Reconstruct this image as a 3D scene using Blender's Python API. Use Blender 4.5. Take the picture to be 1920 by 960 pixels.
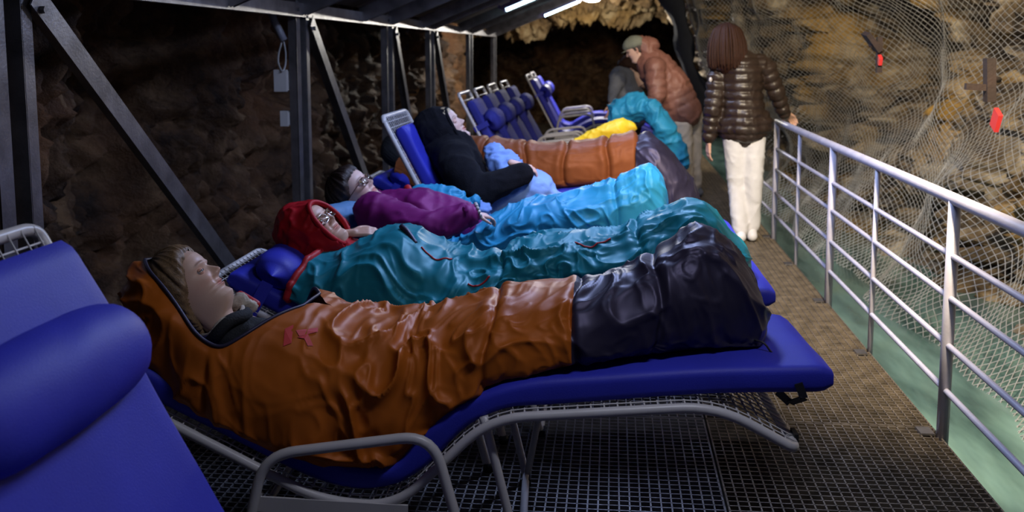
import bpy, bmesh, math
import numpy as np
from mathutils import Vector, Matrix

# ---------------------------------------------------------------- scene, camera, world, lights
for o in list(bpy.data.objects):
    bpy.data.objects.remove(o)
S = bpy.context.scene
COL = S.collection
PI = math.pi
F, CX, CY, EYE = 1867.0, 960.0, 320.0, 1.42
TH = math.atan(228 / 1867.0)
PS = math.atan(190 / math.hypot(228, 1867))

cd = bpy.data.cameras.new('camera')
cam = bpy.data.objects.new('camera', cd)
COL.objects.link(cam)
cam.location = (0, 0, EYE)
cam.rotation_euler = (PI / 2 - TH, 0, PS)
cd.sensor_width = 36.0
cd.lens = F / 1920 * 36.0
cd.shift_y = -(480 - CY) / 1920
cd.clip_start = 0.05
cd.dof.use_dof = True
cd.dof.focus_distance = 3.1
cd.dof.aperture_fstop = 4.0
S.camera = cam

S.view_settings.view_transform = 'Standard'
S.view_settings.look = 'None'
S.view_settings.gamma = 1
S.view_settings.use_curve_mapping = False
S.view_settings.exposure = 0.0

W = bpy.data.worlds.new('cave_dark')
S.world = W
W.use_nodes = True
W.node_tree.nodes['Background'].inputs[0].default_value = (0.55, 0.62, 1.0, 1)
W.node_tree.nodes['Background'].inputs[1].default_value = 0.012


def light(name, kind, loc, energy, color, size=0.1, size_y=None, target=None, spot=None, blend=0.5):
    d = bpy.data.lights.new(name, kind)
    d.energy = energy
    d.color = color
    if kind == 'AREA':
        d.shape = 'RECTANGLE'
        d.size = size
        d.size_y = size_y or size
    else:
        d.shadow_soft_size = size
    if kind == 'SPOT':
        d.spot_size = math.radians(spot)
        d.spot_blend = blend
    o = bpy.data.objects.new(name, d)
    COL.objects.link(o)
    o.location = loc
    if target is not None:
        o.rotation_euler = (Vector(target) - Vector(loc)).to_track_quat('-Z', 'Y').to_euler()
    return o


TUBE_BLUE = (0.48, 0.6, 1.0)
# light of the ceiling fixtures built further down (same places)
light('tube_light_bay_two', 'AREA', (0.12, 4.75, 2.38), 62, TUBE_BLUE, 1.15, 0.10, (-0.05, 4.85, 0))
light('tube_light_bay_three', 'AREA', (-0.2, 7.4, 2.25), 34, TUBE_BLUE, 1.15, 0.10, (-0.3, 7.2, 0))
light('tube_light_bay_one', 'AREA', (0.25, 1.9, 2.45), 21, (0.8, 0.82, 1.0), 1.15, 0.10, (0.2, 2.3, 0))
light('flood_light', 'SPOT', (0.95, 2.5, 2.95), 1450, (1.0, 0.82, 0.56), 0.12, None, (2.5, 5.8, 0.9), 95, 0.7)
light('net_fill_light', 'SPOT', (0.95, 7.6, 2.9), 110, (1.0, 0.84, 0.62), 0.10, None, (1.9, 9.4, 1.5), 125, 0.6)  # added spot out of view, brightens the far net and wall


# ---------------------------------------------------------------- maths helpers
fwv = np.array([-math.sin(PS) * math.cos(TH), math.cos(PS) * math.cos(TH), -math.sin(TH)])
rtv = np.array([math.cos(PS), math.sin(PS), 0.0])
upv = np.cross(rtv, fwv)
CAM = np.array([0, 0, EYE])


def at(x, y, Y):
    """point of the photograph's pixel x, y at the real distance Y down the cave"""
    r = fwv + (x - CX) / F * rtv - (y - CY) / F * upv
    return CAM + r * (Y / r[1])


def _h(ix, iy, iz, seed):
    n = (ix.astype(np.int64) * 374761393 + iy.astype(np.int64) * 668265263 + iz.astype(np.int64) * 1274126177 + seed * 974711) & 0xFFFFFFFF
    n = ((n ^ (n >> 13)) * 1274126177) & 0xFFFFFFFF
    n = ((n ^ (n >> 15)) * 2246822519) & 0xFFFFFFFF
    return ((n ^ (n >> 16)) & 0xFFFFFF) / float(0xFFFFFF)


def vn(p, seed=0):
    p = np.asarray(p, float)
    i = np.floor(p).astype(np.int64)
    f = p - i
    u = f * f * f * (f * (f * 6 - 15) + 10)
    r = 0
    for dx in (0, 1):
        wx = u[..., 0] if dx else 1 - u[..., 0]
        for dy in (0, 1):
            wy = u[..., 1] if dy else 1 - u[..., 1]
            for dz in (0, 1):
                wz = u[..., 2] if dz else 1 - u[..., 2]
                r = r + wx * wy * wz * _h(i[..., 0] + dx, i[..., 1] + dy, i[..., 2] + dz, seed)
    return r * 2 - 1


def fbm(p, octv=4, seed=0, gain=0.5):
    a, t, r = 1.0, 0.0, 0
    for k in range(octv):
        r = r + a * vn(p * (2.03 ** k), seed + 17 * k)
        t += a
        a *= gain
    return r / t


def worley(p, seed=0):
    p = np.asarray(p, float)
    i = np.floor(p).astype(np.int64)
    f1 = np.full(p.shape[:-1], 9.0)
    f2 = f1.copy()
    cid = np.zeros(p.shape[:-1])
    for dx in (-1, 0, 1):
        for dy in (-1, 0, 1):
            for dz in (-1, 0, 1):
                cx, cy, cz = i[..., 0] + dx, i[..., 1] + dy, i[..., 2] + dz
                q = np.stack([cx + _h(cx, cy, cz, seed + 1), cy + _h(cx, cy, cz, seed + 2), cz + _h(cx, cy, cz, seed + 3)], -1)
                d = np.sqrt(((p - q) ** 2).sum(-1))
                hid = _h(cx, cy, cz, seed + 4)
                n = d < f1
                f2 = np.where(n, f1, np.minimum(f2, d))
                cid = np.where(n, hid, cid)
                f1 = np.where(n, d, f1)
    return f1, f2, cid


def P3(a, b, c=0.0):
    a, b = np.broadcast_arrays(np.asarray(a, float), np.asarray(b, float))
    return np.stack([a, b, np.broadcast_to(np.asarray(c, float), a.shape)], -1)


def sinterp(x, xp, fp, sig):
    """linear interpolation smoothed by a small kernel"""
    x = np.asarray(x, float)
    r = 0
    ws = 0
    for k in np.linspace(-2, 2, 9):
        w = math.exp(-k * k / 2)
        r = r + w * np.interp(x + k * sig, xp, fp)
        ws += w
    return r / ws


def nrm(v):
    v = np.asarray(v, float)
    return v / max(np.linalg.norm(v), 1e-9)


# ---------------------------------------------------------------- mesh helpers
class MB:
    def __init__(self):
        self.v = []
        self.f = []
        self.m = []
        self.n = 0

    def add(self, v, f, mi=0):
        v = np.asarray(v, float).reshape(-1, 3)
        self.v.append(v)
        for q in f:
            self.f.append(tuple(int(k) + self.n for k in q))
        self.m += [mi] * len(f)
        self.n += len(v)
        return self

    def box(self, c, s, R=None, mi=0):
        c = np.asarray(c, float)
        h = np.asarray(s, float) / 2
        v = np.array([[x, y, z] for x in (-1, 1) for y in (-1, 1) for z in (-1, 1)]) * h
        if R is not None:
            v = v @ np.asarray(R).T
        return self.add(v + c, [(0, 1, 3, 2), (4, 6, 7, 5), (0, 4, 5, 1), (2, 3, 7, 6), (0, 2, 6, 4), (1, 5, 7, 3)], mi)

    def bar(self, a, b, w, h, upd=(0, 0, 1), mi=0):
        a, b = np.asarray(a, float), np.asarray(b, float)
        d = nrm(b - a)
        s = nrm(np.cross(d, upd))
        u = np.cross(s, d)
        R = np.stack([d, s, u], 1)
        return self.box((a + b) / 2, (np.linalg.norm(b - a), w, h), R, mi)

    def tube(self, pts, r, n=10, closed=False, caps=True, mi=0):
        pts = np.asarray(pts, float)
        N = len(pts)
        rr = np.broadcast_to(np.asarray(r, float), (N,))
        if closed:
            T = np.roll(pts, -1, 0) - np.roll(pts, 1, 0)
        else:
            T = np.gradient(pts, axis=0)
        T = T / np.maximum(np.linalg.norm(T, axis=1, keepdims=True), 1e-9)
        a = np.array([0, 0, 1.0]) if abs(T[0][2]) < 0.9 else np.array([1.0, 0, 0])
        u = nrm(np.cross(T[0], a))
        vs = []
        ang = np.linspace(0, 2 * PI, n, endpoint=False)
        for i in range(N):
            u = nrm(u - T[i] * (u @ T[i]))
            w = np.cross(T[i], u)
            vs.append(pts[i] + rr[i] * (np.cos(ang)[:, None] * u + np.sin(ang)[:, None] * w))
        fs = []
        for i in range(N if closed else N - 1):
            j = (i + 1) % N
            for k in range(n):
                l = (k + 1) % n
                fs.append((i * n + k, i * n + l, j * n + l, j * n + k))
        if caps and not closed:
            fs.append(tuple(range(n))[::-1])
            fs.append(tuple((N - 1) * n + k for k in range(n)))
        return self.add(np.concatenate(vs), fs, mi)

    def grid(self, G, wrapu=False, mi=0, mask=None):
        a, b = G.shape[:2]
        fs = []
        for i in range(a - 1):
            for j in range(b if wrapu else b - 1):
                k = (j + 1) % b
                if mask is not None and not (mask[i, j] and mask[i + 1, j] and mask[i, k] and mask[i + 1, k]):
                    continue
                fs.append((i * b + j, i * b + k, (i + 1) * b + k, (i + 1) * b + j))
        return self.add(G.reshape(-1, 3), fs, mi)

    def sphere(self, c, r, nu=16, nv=10, R=None, mi=0):
        t = np.linspace(0, PI, nv + 1)[:, None]
        p = np.linspace(0, 2 * PI, nu, endpoint=False)[None, :]
        G = np.stack([np.sin(t) * np.cos(p), np.sin(t) * np.sin(p), np.cos(t) + 0 * p], -1) * np.asarray(r, float)
        if R is not None:
            G = G @ np.asarray(R).T
        return self.grid(G + np.asarray(c, float), True, mi)

    def build(self, name, mats, parent=None, smooth=True, angle=None):
        v = np.concatenate(self.v) if self.v else np.zeros((0, 3))
        return obj(name, v, self.f, mats, parent, smooth, self.m if isinstance(mats, (list, tuple)) else None, angle)


ORIG = {}


def obj(name, v, f, mats, parent=None, smooth=True, mi=None, angle=None, local=False):
    """mesh object; vertices are given in world space unless the parent is laid out locally"""
    v = np.asarray(v, float)
    org = np.zeros(3)
    if parent is not None and parent.name in ORIG:
        org = ORIG[parent.name]
        v = v - org
    me = bpy.data.meshes.new(name)
    me.from_pydata(v.tolist(), [], f)
    if not isinstance(mats, (list, tuple)):
        mats = [mats]
    for m in mats:
        me.materials.append(m)
    if mi is not None and len(mats) > 1:
        me.polygons.foreach_set('material_index', np.asarray(mi, np.int32))
    me.update()
    if smooth:
        if angle:
            me.shade_smooth()
            try:
                me.set_sharp_from_angle(angle=math.radians(angle))
            except Exception:
                pass
        else:
            me.shade_smooth()
    o = bpy.data.objects.new(name, me)
    COL.objects.link(o)
    if parent is not None:
        o.parent = parent
        if parent.name in ORIG:
            ORIG[o.name] = org
    return o


def tag(o, label, cat, group=None, kind=None):
    if label:
        o['label'] = label
    if cat:
        o['category'] = cat
    if group:
        o['group'] = group
    if kind:
        o['kind'] = kind
    return o


def thing(name, label, cat, loc, group=None, rz=0.0, world=True):
    o = bpy.data.objects.new(name, None)
    COL.objects.link(o)
    o.empty_display_size = 0.1
    o.location = tuple(float(q) for q in loc)
    o.rotation_euler = (0, 0, rz)
    tag(o, label, cat, group)
    if world:
        ORIG[o.name] = np.asarray(loc, float)
    return o


def struct(o, label=None, cat=None):
    o['kind'] = 'structure'
    tag(o, label, cat)
    return o


def round_poly(pts, r, n=6):
    pts = [np.asarray(p, float) for p in pts]
    out = [pts[0]]
    for i in range(1, len(pts) - 1):
        a, b, c = pts[i - 1], pts[i], pts[i + 1]
        l = min(r, np.linalg.norm(a - b) * 0.45, np.linalg.norm(c - b) * 0.45)
        p, q = b + nrm(a - b) * l, b + nrm(c - b) * l
        for t in np.linspace(0, 1, n):
            out.append((1 - t) ** 2 * p + 2 * t * (1 - t) * b + t * t * q)
    out.append(pts[-1])
    return np.array(out)


def resample(pts, step):
    pts = np.asarray(pts, float)
    d = np.r_[0, np.cumsum(np.linalg.norm(np.diff(pts, axis=0), axis=1))]
    n = max(2, int(round(d[-1] / step)) + 1)
    s = np.linspace(0, d[-1], n)
    return np.stack([np.interp(s, d, pts[:, k]) for k in range(pts.shape[1])], 1)


def capsule(mb, p0, p1, r0, r1, n=14):
    p0, p1 = np.asarray(p0, float), np.asarray(p1, float)
    d = p1 - p0
    L = np.linalg.norm(d)
    if L < 1e-6:
        return mb.sphere(p0, max(r0, r1), n, 8)
    d = d / L
    a = np.array([0, 0, 1.0]) if abs(d[2]) < 0.9 else np.array([1.0, 0, 0])
    u = nrm(np.cross(d, a))
    w = np.cross(d, u)
    rings = []
    for t in np.linspace(-PI / 2, 0, 5):
        rings.append((p0 + d * r0 * math.sin(t), max(r0 * math.cos(t), 1e-5)))
    for t in np.linspace(0, PI / 2, 5):
        rings.append((p1 + d * r1 * math.sin(t), max(r1 * math.cos(t), 1e-5)))
    ang = np.linspace(0, 2 * PI, n, endpoint=False)
    G = np.array([[c + r * (math.cos(q) * u + math.sin(q) * w) for q in ang] for c, r in rings])
    mb.grid(G[:, ::-1], True)
    return mb


def blob(caps=(), ells=(), voxel=0.012, smooth=6, extra=None):
    """one continuous skin grown around tapered limbs and ellipsoids; returns verts, faces"""
    mb = MB()
    for c in caps:
        capsule(mb, *c)
    for e in ells:
        R = e[2] if len(e) > 2 else None
        t = np.linspace(0.0001, PI - 0.0001, 13)[:, None]
        p = np.linspace(0, 2 * PI, 20, endpoint=False)[None, :]
        G = np.stack([np.sin(t) * np.cos(p), np.sin(t) * np.sin(p), np.cos(t) + 0 * p], -1) * np.asarray(e[1], float)
        if R is not None:
            G = G @ np.asarray(R).T
        mb.grid(G + np.asarray(e[0], float), True)
    me = bpy.data.meshes.new('tmp')
    me.from_pydata(np.concatenate(mb.v).tolist(), [], mb.f)
    bm = bmesh.new()
    bm.from_mesh(me)
    bmesh.ops.remove_doubles(bm, verts=bm.verts, dist=1e-5)
    bmesh.ops.holes_fill(bm, edges=bm.edges, sides=40)
    bmesh.ops.recalc_face_normals(bm, faces=bm.faces)
    bm.to_mesh(me)
    bm.free()
    o = bpy.data.objects.new('tmp', me)
    COL.objects.link(o)
    m = o.modifiers.new('r', 'REMESH')
    m.mode = 'VOXEL'
    m.voxel_size = voxel
    if smooth:
        s = o.modifiers.new('s', 'SMOOTH')
        s.iterations = smooth
        s.factor = 0.6
    dg = bpy.context.evaluated_depsgraph_get()
    ev = o.evaluated_get(dg).to_mesh()
    v = np.empty(len(ev.vertices) * 3)
    ev.vertices.foreach_get('co', v)
    nn = np.empty(len(ev.vertices) * 3)
    ev.vertices.foreach_get('normal', nn)
    f = [tuple(p.vertices) for p in ev.polygons]
    o.evaluated_get(dg).to_mesh_clear()
    bpy.data.objects.remove(o)
    bpy.data.meshes.remove(me)
    return v.reshape(-1, 3), f, nn.reshape(-1, 3)


def seg_param(v, caps):
    """nearest limb of every vertex and how far along it (in metres)"""
    best = np.full(len(v), 9e9)
    idx = np.zeros(len(v), int)
    tt = np.zeros(len(v))
    for k, c in enumerate(caps):
        a, b = np.asarray(c[0], float), np.asarray(c[1], float)
        d = b - a
        L2 = max(d @ d, 1e-9)
        t = np.clip(((v - a) @ d) / L2, 0, 1)
        dist = np.linalg.norm(v - (a + t[:, None] * d), axis=1) - (c[2] + (c[3] - c[2]) * t)
        n = dist < best
        best = np.where(n, dist, best)
        idx = np.where(n, k, idx)
        tt = np.where(n, t * math.sqrt(L2), tt)
    return idx, tt


def crease(v, n, amp, freq, seed, aniso=(1, 1, 1)):
    p = v * np.asarray(aniso) * freq
    w = np.stack([vn(p * 0.6, seed + 5), vn(p * 0.6, seed + 6), vn(p * 0.6, seed + 7)], -1)
    r = 1 - np.abs(vn(p + w * 0.9, seed))
    r2 = 1 - np.abs(vn(p * 2.1 + w * 1.3, seed + 3))
    return v + n * ((r ** 3 - 0.35) * amp + (r2 ** 3 - 0.3) * amp * 0.45)[:, None]


# ---------------------------------------------------------------- materials
def MAT(name, col, rough=0.5, metal=0.0, var=0.12, nscale=8.0, bump=0.0, bscale=60.0, sheen=0.0, spec=0.5, attr=None, emit=None, alpha=None, coat=0.0, stretch=None, crinkle=None):
    m = bpy.data.materials.new(name)
    m.use_nodes = True
    nt = m.node_tree
    b = nt.nodes['Principled BSDF']
    N, L = nt.nodes.new, nt.links.new
    tc = N('ShaderNodeTexCoord')
    src = tc.outputs['Object']
    if stretch:
        mp = N('ShaderNodeMapping')
        mp.inputs['Scale'].default_value = stretch
        L(src, mp.inputs[0])
        src = mp.outputs[0]
    no = N('ShaderNodeTexNoise')
    no.inputs['Scale'].default_value = nscale
    no.inputs['Detail'].default_value = 5
    L(src, no.inputs['Vector'])
    rp = N('ShaderNodeValToRGB')
    rp.color_ramp.elements[0].position = 0.3
    rp.color_ramp.elements[1].position = 0.7
    c = np.array(col)
    rp.color_ramp.elements[0].color = (*np.clip(c * (1 - var), 0, 1), 1)
    rp.color_ramp.elements[1].color = (*np.clip(c * (1 + var), 0, 1), 1)
    L(no.outputs['Fac'], rp.inputs[0])
    out = rp.outputs[0]
    if attr:
        at_ = N('ShaderNodeAttribute')
        at_.attribute_name = attr
        mx = N('ShaderNodeMix')
        mx.data_type = 'RGBA'
        mx.blend_type = 'MULTIPLY'
        mx.inputs['Factor'].default_value = 1
        L(out, mx.inputs[6])
        L(at_.outputs['Color'], mx.inputs[7])
        out = mx.outputs[2]
    L(out, b.inputs['Base Color'])
    b.inputs['Roughness'].default_value = rough
    b.inputs['Metallic'].default_value = metal
    b.inputs['Specular IOR Level'].default_value = spec
    if sheen:
        b.inputs['Sheen Weight'].default_value = sheen
    if coat:
        b.inputs['Coat Weight'].default_value = coat
    if bump:
        n2 = N('ShaderNodeTexNoise')
        n2.inputs['Scale'].default_value = bscale
        n2.inputs['Detail'].default_value = 4
        L(src, n2.inputs['Vector'])
        bp = N('ShaderNodeBump')
        bp.inputs['Strength'].default_value = bump
        bp.inputs['Distance'].default_value = 0.01
        L(n2.outputs['Fac'], bp.inputs['Height'])
        L(bp.outputs[0], b.inputs['Normal'])
    if crinkle:
        tn = np.clip(c / max(c.max(), 1e-6), 0, 1) * 0.7 + 0.3
        b.inputs['Specular Tint'].default_value = (*tn, 1)
        n2 = N('ShaderNodeTexNoise')
        n2.noise_type = 'RIDGED_MULTIFRACTAL'
        n2.inputs['Scale'].default_value = crinkle[0]
        n2.inputs['Detail'].default_value = 3
        n2.inputs['Distortion'].default_value = 0.8
        L(src, n2.inputs['Vector'])
        bp = N('ShaderNodeBump')
        bp.inputs['Strength'].default_value = crinkle[1]
        bp.inputs['Distance'].default_value = 0.012
        L(n2.outputs['Fac'], bp.inputs['Height'])
        L(bp.outputs[0], b.inputs['Normal'])
    if emit:
        b.inputs['Emission Color'].default_value = (*emit[0], 1)
        b.inputs['Emission Strength'].default_value = emit[1]
    if alpha is not None:
        b.inputs['Alpha'].default_value = alpha
    return m


def ROCK(name, dark, mid, light_, ochre, scale=2.2, rough=0.62):
    m = bpy.data.materials.new(name)
    m.use_nodes = True
    nt = m.node_tree
    b = nt.nodes['Principled BSDF']
    N, L = nt.nodes.new, nt.links.new
    tc = N('ShaderNodeTexCoord')
    n1 = N('ShaderNodeTexNoise')
    n1.inputs['Scale'].default_value = scale
    n1.inputs['Detail'].default_value = 9
    n1.inputs['Roughness'].default_value = 0.68
    n1.inputs['Distortion'].default_value = 0.6
    L(tc.outputs['Object'], n1.inputs['Vector'])
    r1 = N('ShaderNodeValToRGB')
    e = r1.color_ramp.elements
    e[0].position, e[0].color = 0.38, (*dark, 1)
    e[1].position, e[1].color = 0.66, (*light_, 1)
    k = e.new(0.5)
    k.color = (*mid, 1)
    L(n1.outputs['Fac'], r1.inputs[0])
    n2 = N('ShaderNodeTexNoise')
    n2.inputs['Scale'].default_value = scale * 0.45
    n2.inputs['Detail'].default_value = 5
    L(tc.outputs['Object'], n2.inputs['Vector'])
    r2 = N('ShaderNodeValToRGB')
    r2.color_ramp.elements[0].position = 0.5
    r2.color_ramp.elements[1].position = 0.66
    L(n2.outputs['Fac'], r2.inputs[0])
    mx = N('ShaderNodeMix')
    mx.data_type = 'RGBA'
    L(r2.outputs[0], mx.inputs[0])
    L(r1.outputs[0], mx.inputs[6])
    mu = N('ShaderNodeMix')
    mu.data_type = 'RGBA'
    mu.blend_type = 'MIX'
    mu.inputs[0].default_value = 0.65
    L(r1.outputs[0], mu.inputs[6])
    mu.inputs[7].default_value = (*ochre, 1)
    L(mu.outputs[2], mx.inputs[7])
    L(mx.outputs[2], b.inputs['Base Color'])
    b.inputs['Roughness'].default_value = rough
    n3 = N('ShaderNodeTexNoise')
    n3.inputs['Scale'].default_value = 14
    n3.inputs['Detail'].default_value = 8
    n3.inputs['Roughness'].default_value = 0.7
    L(tc.outputs['Object'], n3.inputs['Vector'])
    bp = N('ShaderNodeBump')
    bp.inputs['Strength'].default_value = 0.9
    bp.inputs['Distance'].default_value = 0.05
    L(n3.outputs['Fac'], bp.inputs['Height'])
    L(bp.outputs[0], b.inputs['Normal'])
    return m


M_rock_l = ROCK('brown_cave_rock', (0.026, 0.012, 0.005), (0.11, 0.054, 0.022), (0.26, 0.15, 0.07), (0.22, 0.09, 0.028))
M_rock_r = ROCK('ochre_cave_rock', (0.035, 0.024, 0.015), (0.20, 0.145, 0.085), (0.66, 0.57, 0.42), (0.56, 0.33, 0.06), 2.6, 0.5)  # rock tones, contrast raised to stand in for lit and shaded blocks
M_rock_b = ROCK('far_cave_rock', (0.05, 0.03, 0.014), (0.28, 0.17, 0.07), (0.58, 0.44, 0.24), (0.58, 0.33, 0.07), 1.3)
M_ground = ROCK('brown_ground', (0.06, 0.045, 0.03), (0.17, 0.13, 0.08), (0.32, 0.26, 0.17), (0.26, 0.16, 0.07), 3.0, 0.6)
M_steel = MAT('galvanised_steel', (0.27, 0.26, 0.265), 0.36, 0.85, 0.3, 9, 0.12, 90)
M_steel_d = MAT('dark_steel', (0.16, 0.15, 0.155), 0.42, 0.8, 0.25, 6, 0.1, 60)
M_grate = MAT('grating_steel', (0.21, 0.20, 0.20), 0.42, 0.6, 0.35, 14, 0.15, 120)
M_grate_warm = MAT('warm_lit_grating_steel', (0.19, 0.155, 0.115), 0.46, 0.5, 0.4, 14, 0.15, 120)  # walkway side: warm light put into the brown tint of the steel
M_roof = MAT('dark_roof_sheet', (0.06, 0.05, 0.048), 0.55, 0.2, 0.3, 4, 0.1, 30)
M_rail = MAT('grey_rail_paint', (0.41, 0.40, 0.48), 0.4, 0.0, 0.10, 12, 0.06, 120)
M_frame = MAT('pale_grey_lounger_paint', (0.53, 0.51, 0.51), 0.36, 0.0, 0.06, 10)
M_black = MAT('black_rubber', (0.012, 0.012, 0.014), 0.5)
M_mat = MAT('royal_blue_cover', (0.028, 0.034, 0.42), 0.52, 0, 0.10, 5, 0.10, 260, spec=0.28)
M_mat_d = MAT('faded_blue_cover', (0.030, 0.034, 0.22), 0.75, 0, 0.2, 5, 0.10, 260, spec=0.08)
M_orange = MAT('rust_orange_satin', (0.38, 0.095, 0.010), 0.47, 0, 0.12, 6, crinkle=(9, 0.4), spec=0.42)
M_navy = MAT('black_navy_satin', (0.020, 0.017, 0.032), 0.47, 0, 0.15, 6, crinkle=(9, 0.45))
M_teal = MAT('teal_satin', (0.010, 0.17, 0.225), 0.46, 0, 0.12, 6, crinkle=(9, 0.4), spec=0.42)
M_teal_lit = MAT('teal_satin_blue_lit', (0.024, 0.235, 0.42), 0.44, 0, 0.12, 6, crinkle=(9, 0.4), spec=0.42)  # same teal satin, with the blue lamp light put into its colour
M_peri = MAT('pale_blue_fleece', (0.20, 0.34, 0.72), 0.65, 0, 0.10, 6, crinkle=(9, 0.4), spec=0.42)
M_brown = MAT('brown_satin', (0.18, 0.052, 0.014), 0.58, 0, 0.12, 6, crinkle=(8, 0.4))
M_yellow = MAT('yellow_fabric', (0.75, 0.50, 0.012), 0.55, 0, 0.08, 6, 0.12, 40)
M_redlin = MAT('red_lining', (0.42, 0.012, 0.018), 0.5, 0, 0.1, 10, 0.15, 80)
M_redcoat = MAT('red_hood_fabric', (0.36, 0.006, 0.012), 0.55, 0, 0.12, 8, crinkle=(10, 0.4))
M_redprint = MAT('red_print', (0.55, 0.03, 0.03), 0.5, 0, 0.02)
M_purple = MAT('plum_shell_fabric', (0.135, 0.008, 0.095), 0.55, 0, 0.10, 7, crinkle=(7, 0.3))
M_fleece = MAT('black_fleece', (0.006, 0.006, 0.009), 0.95, 0, 0.3, 30, 0.5, 220, spec=0.2)
M_down_d = MAT('dark_brown_down', (0.028, 0.017, 0.012), 0.4, 0, 0.15, 10, 0.15, 60)
M_down_r = MAT('red_brown_down', (0.20, 0.085, 0.062), 0.55, 0, 0.12, 8, 0.15, 60)
M_white = MAT('white_denim', (0.72, 0.71, 0.72), 0.75, 0, 0.05, 20, 0.1, 200)
M_beige = MAT('beige_cotton', (0.48, 0.42, 0.35), 0.8, 0, 0.07, 12, 0.1, 160)
M_greyf = MAT('grey_fleece', (0.11, 0.12, 0.15), 0.85, 0, 0.12, 18, 0.3, 160)
M_cap = MAT('grey_green_cap', (0.16, 0.17, 0.13), 0.8, 0, 0.1, 20)
M_skin = MAT('skin', (0.66, 0.43, 0.325), 0.48, 0, 0.04, 18, 0.05, 220, attr='tint')
M_skin2 = MAT('skin_pale', (0.68, 0.47, 0.40), 0.5, 0, 0.04, 18, 0.05, 220, attr='tint')
M_hair_b = MAT('dark_blond_hair', (0.20, 0.122, 0.06), 0.42, 0, 0.45, 30, 0.35, 60, stretch=(3, 16, 3))
M_hair_d = MAT('dark_brown_hair', (0.030, 0.018, 0.014), 0.45, 0, 0.4, 30, 0.35, 60, stretch=(3, 16, 3))
M_hair_r = MAT('chestnut_hair', (0.032, 0.012, 0.006), 0.6, 0, 0.45, 22, 0.4, 40, stretch=(14, 14, 1.2), spec=0.2)
M_hair_g = MAT('fair_hair', (0.42, 0.33, 0.20), 0.5, 0, 0.3, 30, 0.35, 60)
M_eyew = MAT('eye_white', (0.50, 0.47, 0.45), 0.15, 0, 0.02)
M_iris = MAT('iris', (0.06, 0.075, 0.07), 0.12, 0, 0.2, 300)
M_pupil = MAT('pupil', (0.004, 0.004, 0.004), 0.1)
M_lens = bpy.data.materials.new('spectacle_lens')
M_lens.use_nodes = True
_b = M_lens.node_tree.nodes['Principled BSDF']
_b.inputs['Roughness'].default_value = 0.02
_b.inputs['Transmission Weight'].default_value = 1.0
_b.inputs['IOR'].default_value = 1.25
_b.inputs['Base Color'].default_value = (0.97, 0.98, 1.0, 1)
_b.inputs['Coat Weight'].default_value = 1.0
M_gold = MAT('thin_metal_rim', (0.60, 0.52, 0.45), 0.2, 1.0, 0.03)
M_brownrim = MAT('brown_spectacle_rim', (0.10, 0.03, 0.02), 0.25, 0, 0.05)
M_plaid = MAT('cream_scarf', (0.50, 0.44, 0.36), 0.85, 0, 0.2, 30, 0.3, 150)
M_dark = MAT('black_knit', (0.012, 0.013, 0.016), 0.85, 0, 0.2, 30, 0.3, 150)
M_box = MAT('grey_plastic', (0.50, 0.48, 0.45), 0.5, 0, 0.05)
M_cable = MAT('grey_cable', (0.36, 0.35, 0.33), 0.5)
M_pipe = MAT('grey_conduit', (0.20, 0.20, 0.23), 0.4, 0, 0.1)
M_tube = MAT('lit_tube_glass', (0.9, 0.95, 1.0), 0.3, 0, 0.0, emit=((0.62, 0.92, 1.0), 9.0))
M_lampw = MAT('lit_white_glass', (1, 1, 0.98), 0.3, 0, 0.0, emit=((1.0, 0.98, 0.94), 22.0))
M_fixt = MAT('violet_fixture_housing', (0.22, 0.18, 0.42), 0.35, 0, 0.05)
M_wire = MAT('galvanised_wire', (0.50, 0.50, 0.49), 0.4, 0.5, 0.15, 20)
M_rust = MAT('rusty_plate', (0.020, 0.010, 0.008), 0.8, 0.0, 0.3, 14, 0.3, 60)
M_tarp = MAT('navy_tarpaulin', (0.008, 0.010, 0.017), 0.9, 0, 0.2, 8, 0.2, 30)
M_stripe = MAT('blue_pillow_fabric', (0.09, 0.22, 0.42), 0.6, 0, 0.12, 8, 0.1, 80)


def WATER():
    m = bpy.data.materials.new('teal_water')
    m.use_nodes = True
    nt = m.node_tree
    b = nt.nodes['Principled BSDF']
    N, L = nt.nodes.new, nt.links.new
    tc = N('ShaderNodeTexCoord')
    mp = N('ShaderNodeMapping')
    mp.inputs['Scale'].default_value = (1.6, 0.35, 1)
    mp.inputs['Rotation'].default_value = (0, 0, 0.35)
    L(tc.outputs['Object'], mp.inputs[0])
    n = N('ShaderNodeTexNoise')
    n.inputs['Scale'].default_value = 2.6
    n.inputs['Detail'].default_value = 4
    L(mp.outputs[0], n.inputs['Vector'])
    r = N('ShaderNodeValToRGB')
    e = r.color_ramp.elements
    e[0].position, e[0].color = 0.35, (0.045, 0.095, 0.09, 1)
    e[1].position, e[1].color = 0.7, (0.19, 0.33, 0.29, 1)
    L(n.outputs['Fac'], r.inputs[0])
    L(r.outputs[0], b.inputs['Base Color'])
    b.inputs['Roughness'].default_value = 0.12
    n2 = N('ShaderNodeTexNoise')
    n2.inputs['Scale'].default_value = 5
    L(mp.outputs[0], n2.inputs['Vector'])
    bp = N('ShaderNodeBump')
    bp.inputs['Strength'].default_value = 0.12
    bp.inputs['Distance'].default_value = 0.05
    L(n2.outputs['Fac'], bp.inputs['Height'])
    L(bp.outputs[0], b.inputs['Normal'])
    return m


M_water = WATER()



# ---------------------------------------------------------------- the setting: grating floor, water, ground
RX = 1.225                      # line of the railing, right edge of the grating
EX, EZ, SL = -1.95, 1.66, 0.41  # eave line of the shelter and slope of its roof


def roof_z(X):
    return EZ + 0.02 + SL * (X - EX)


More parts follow.
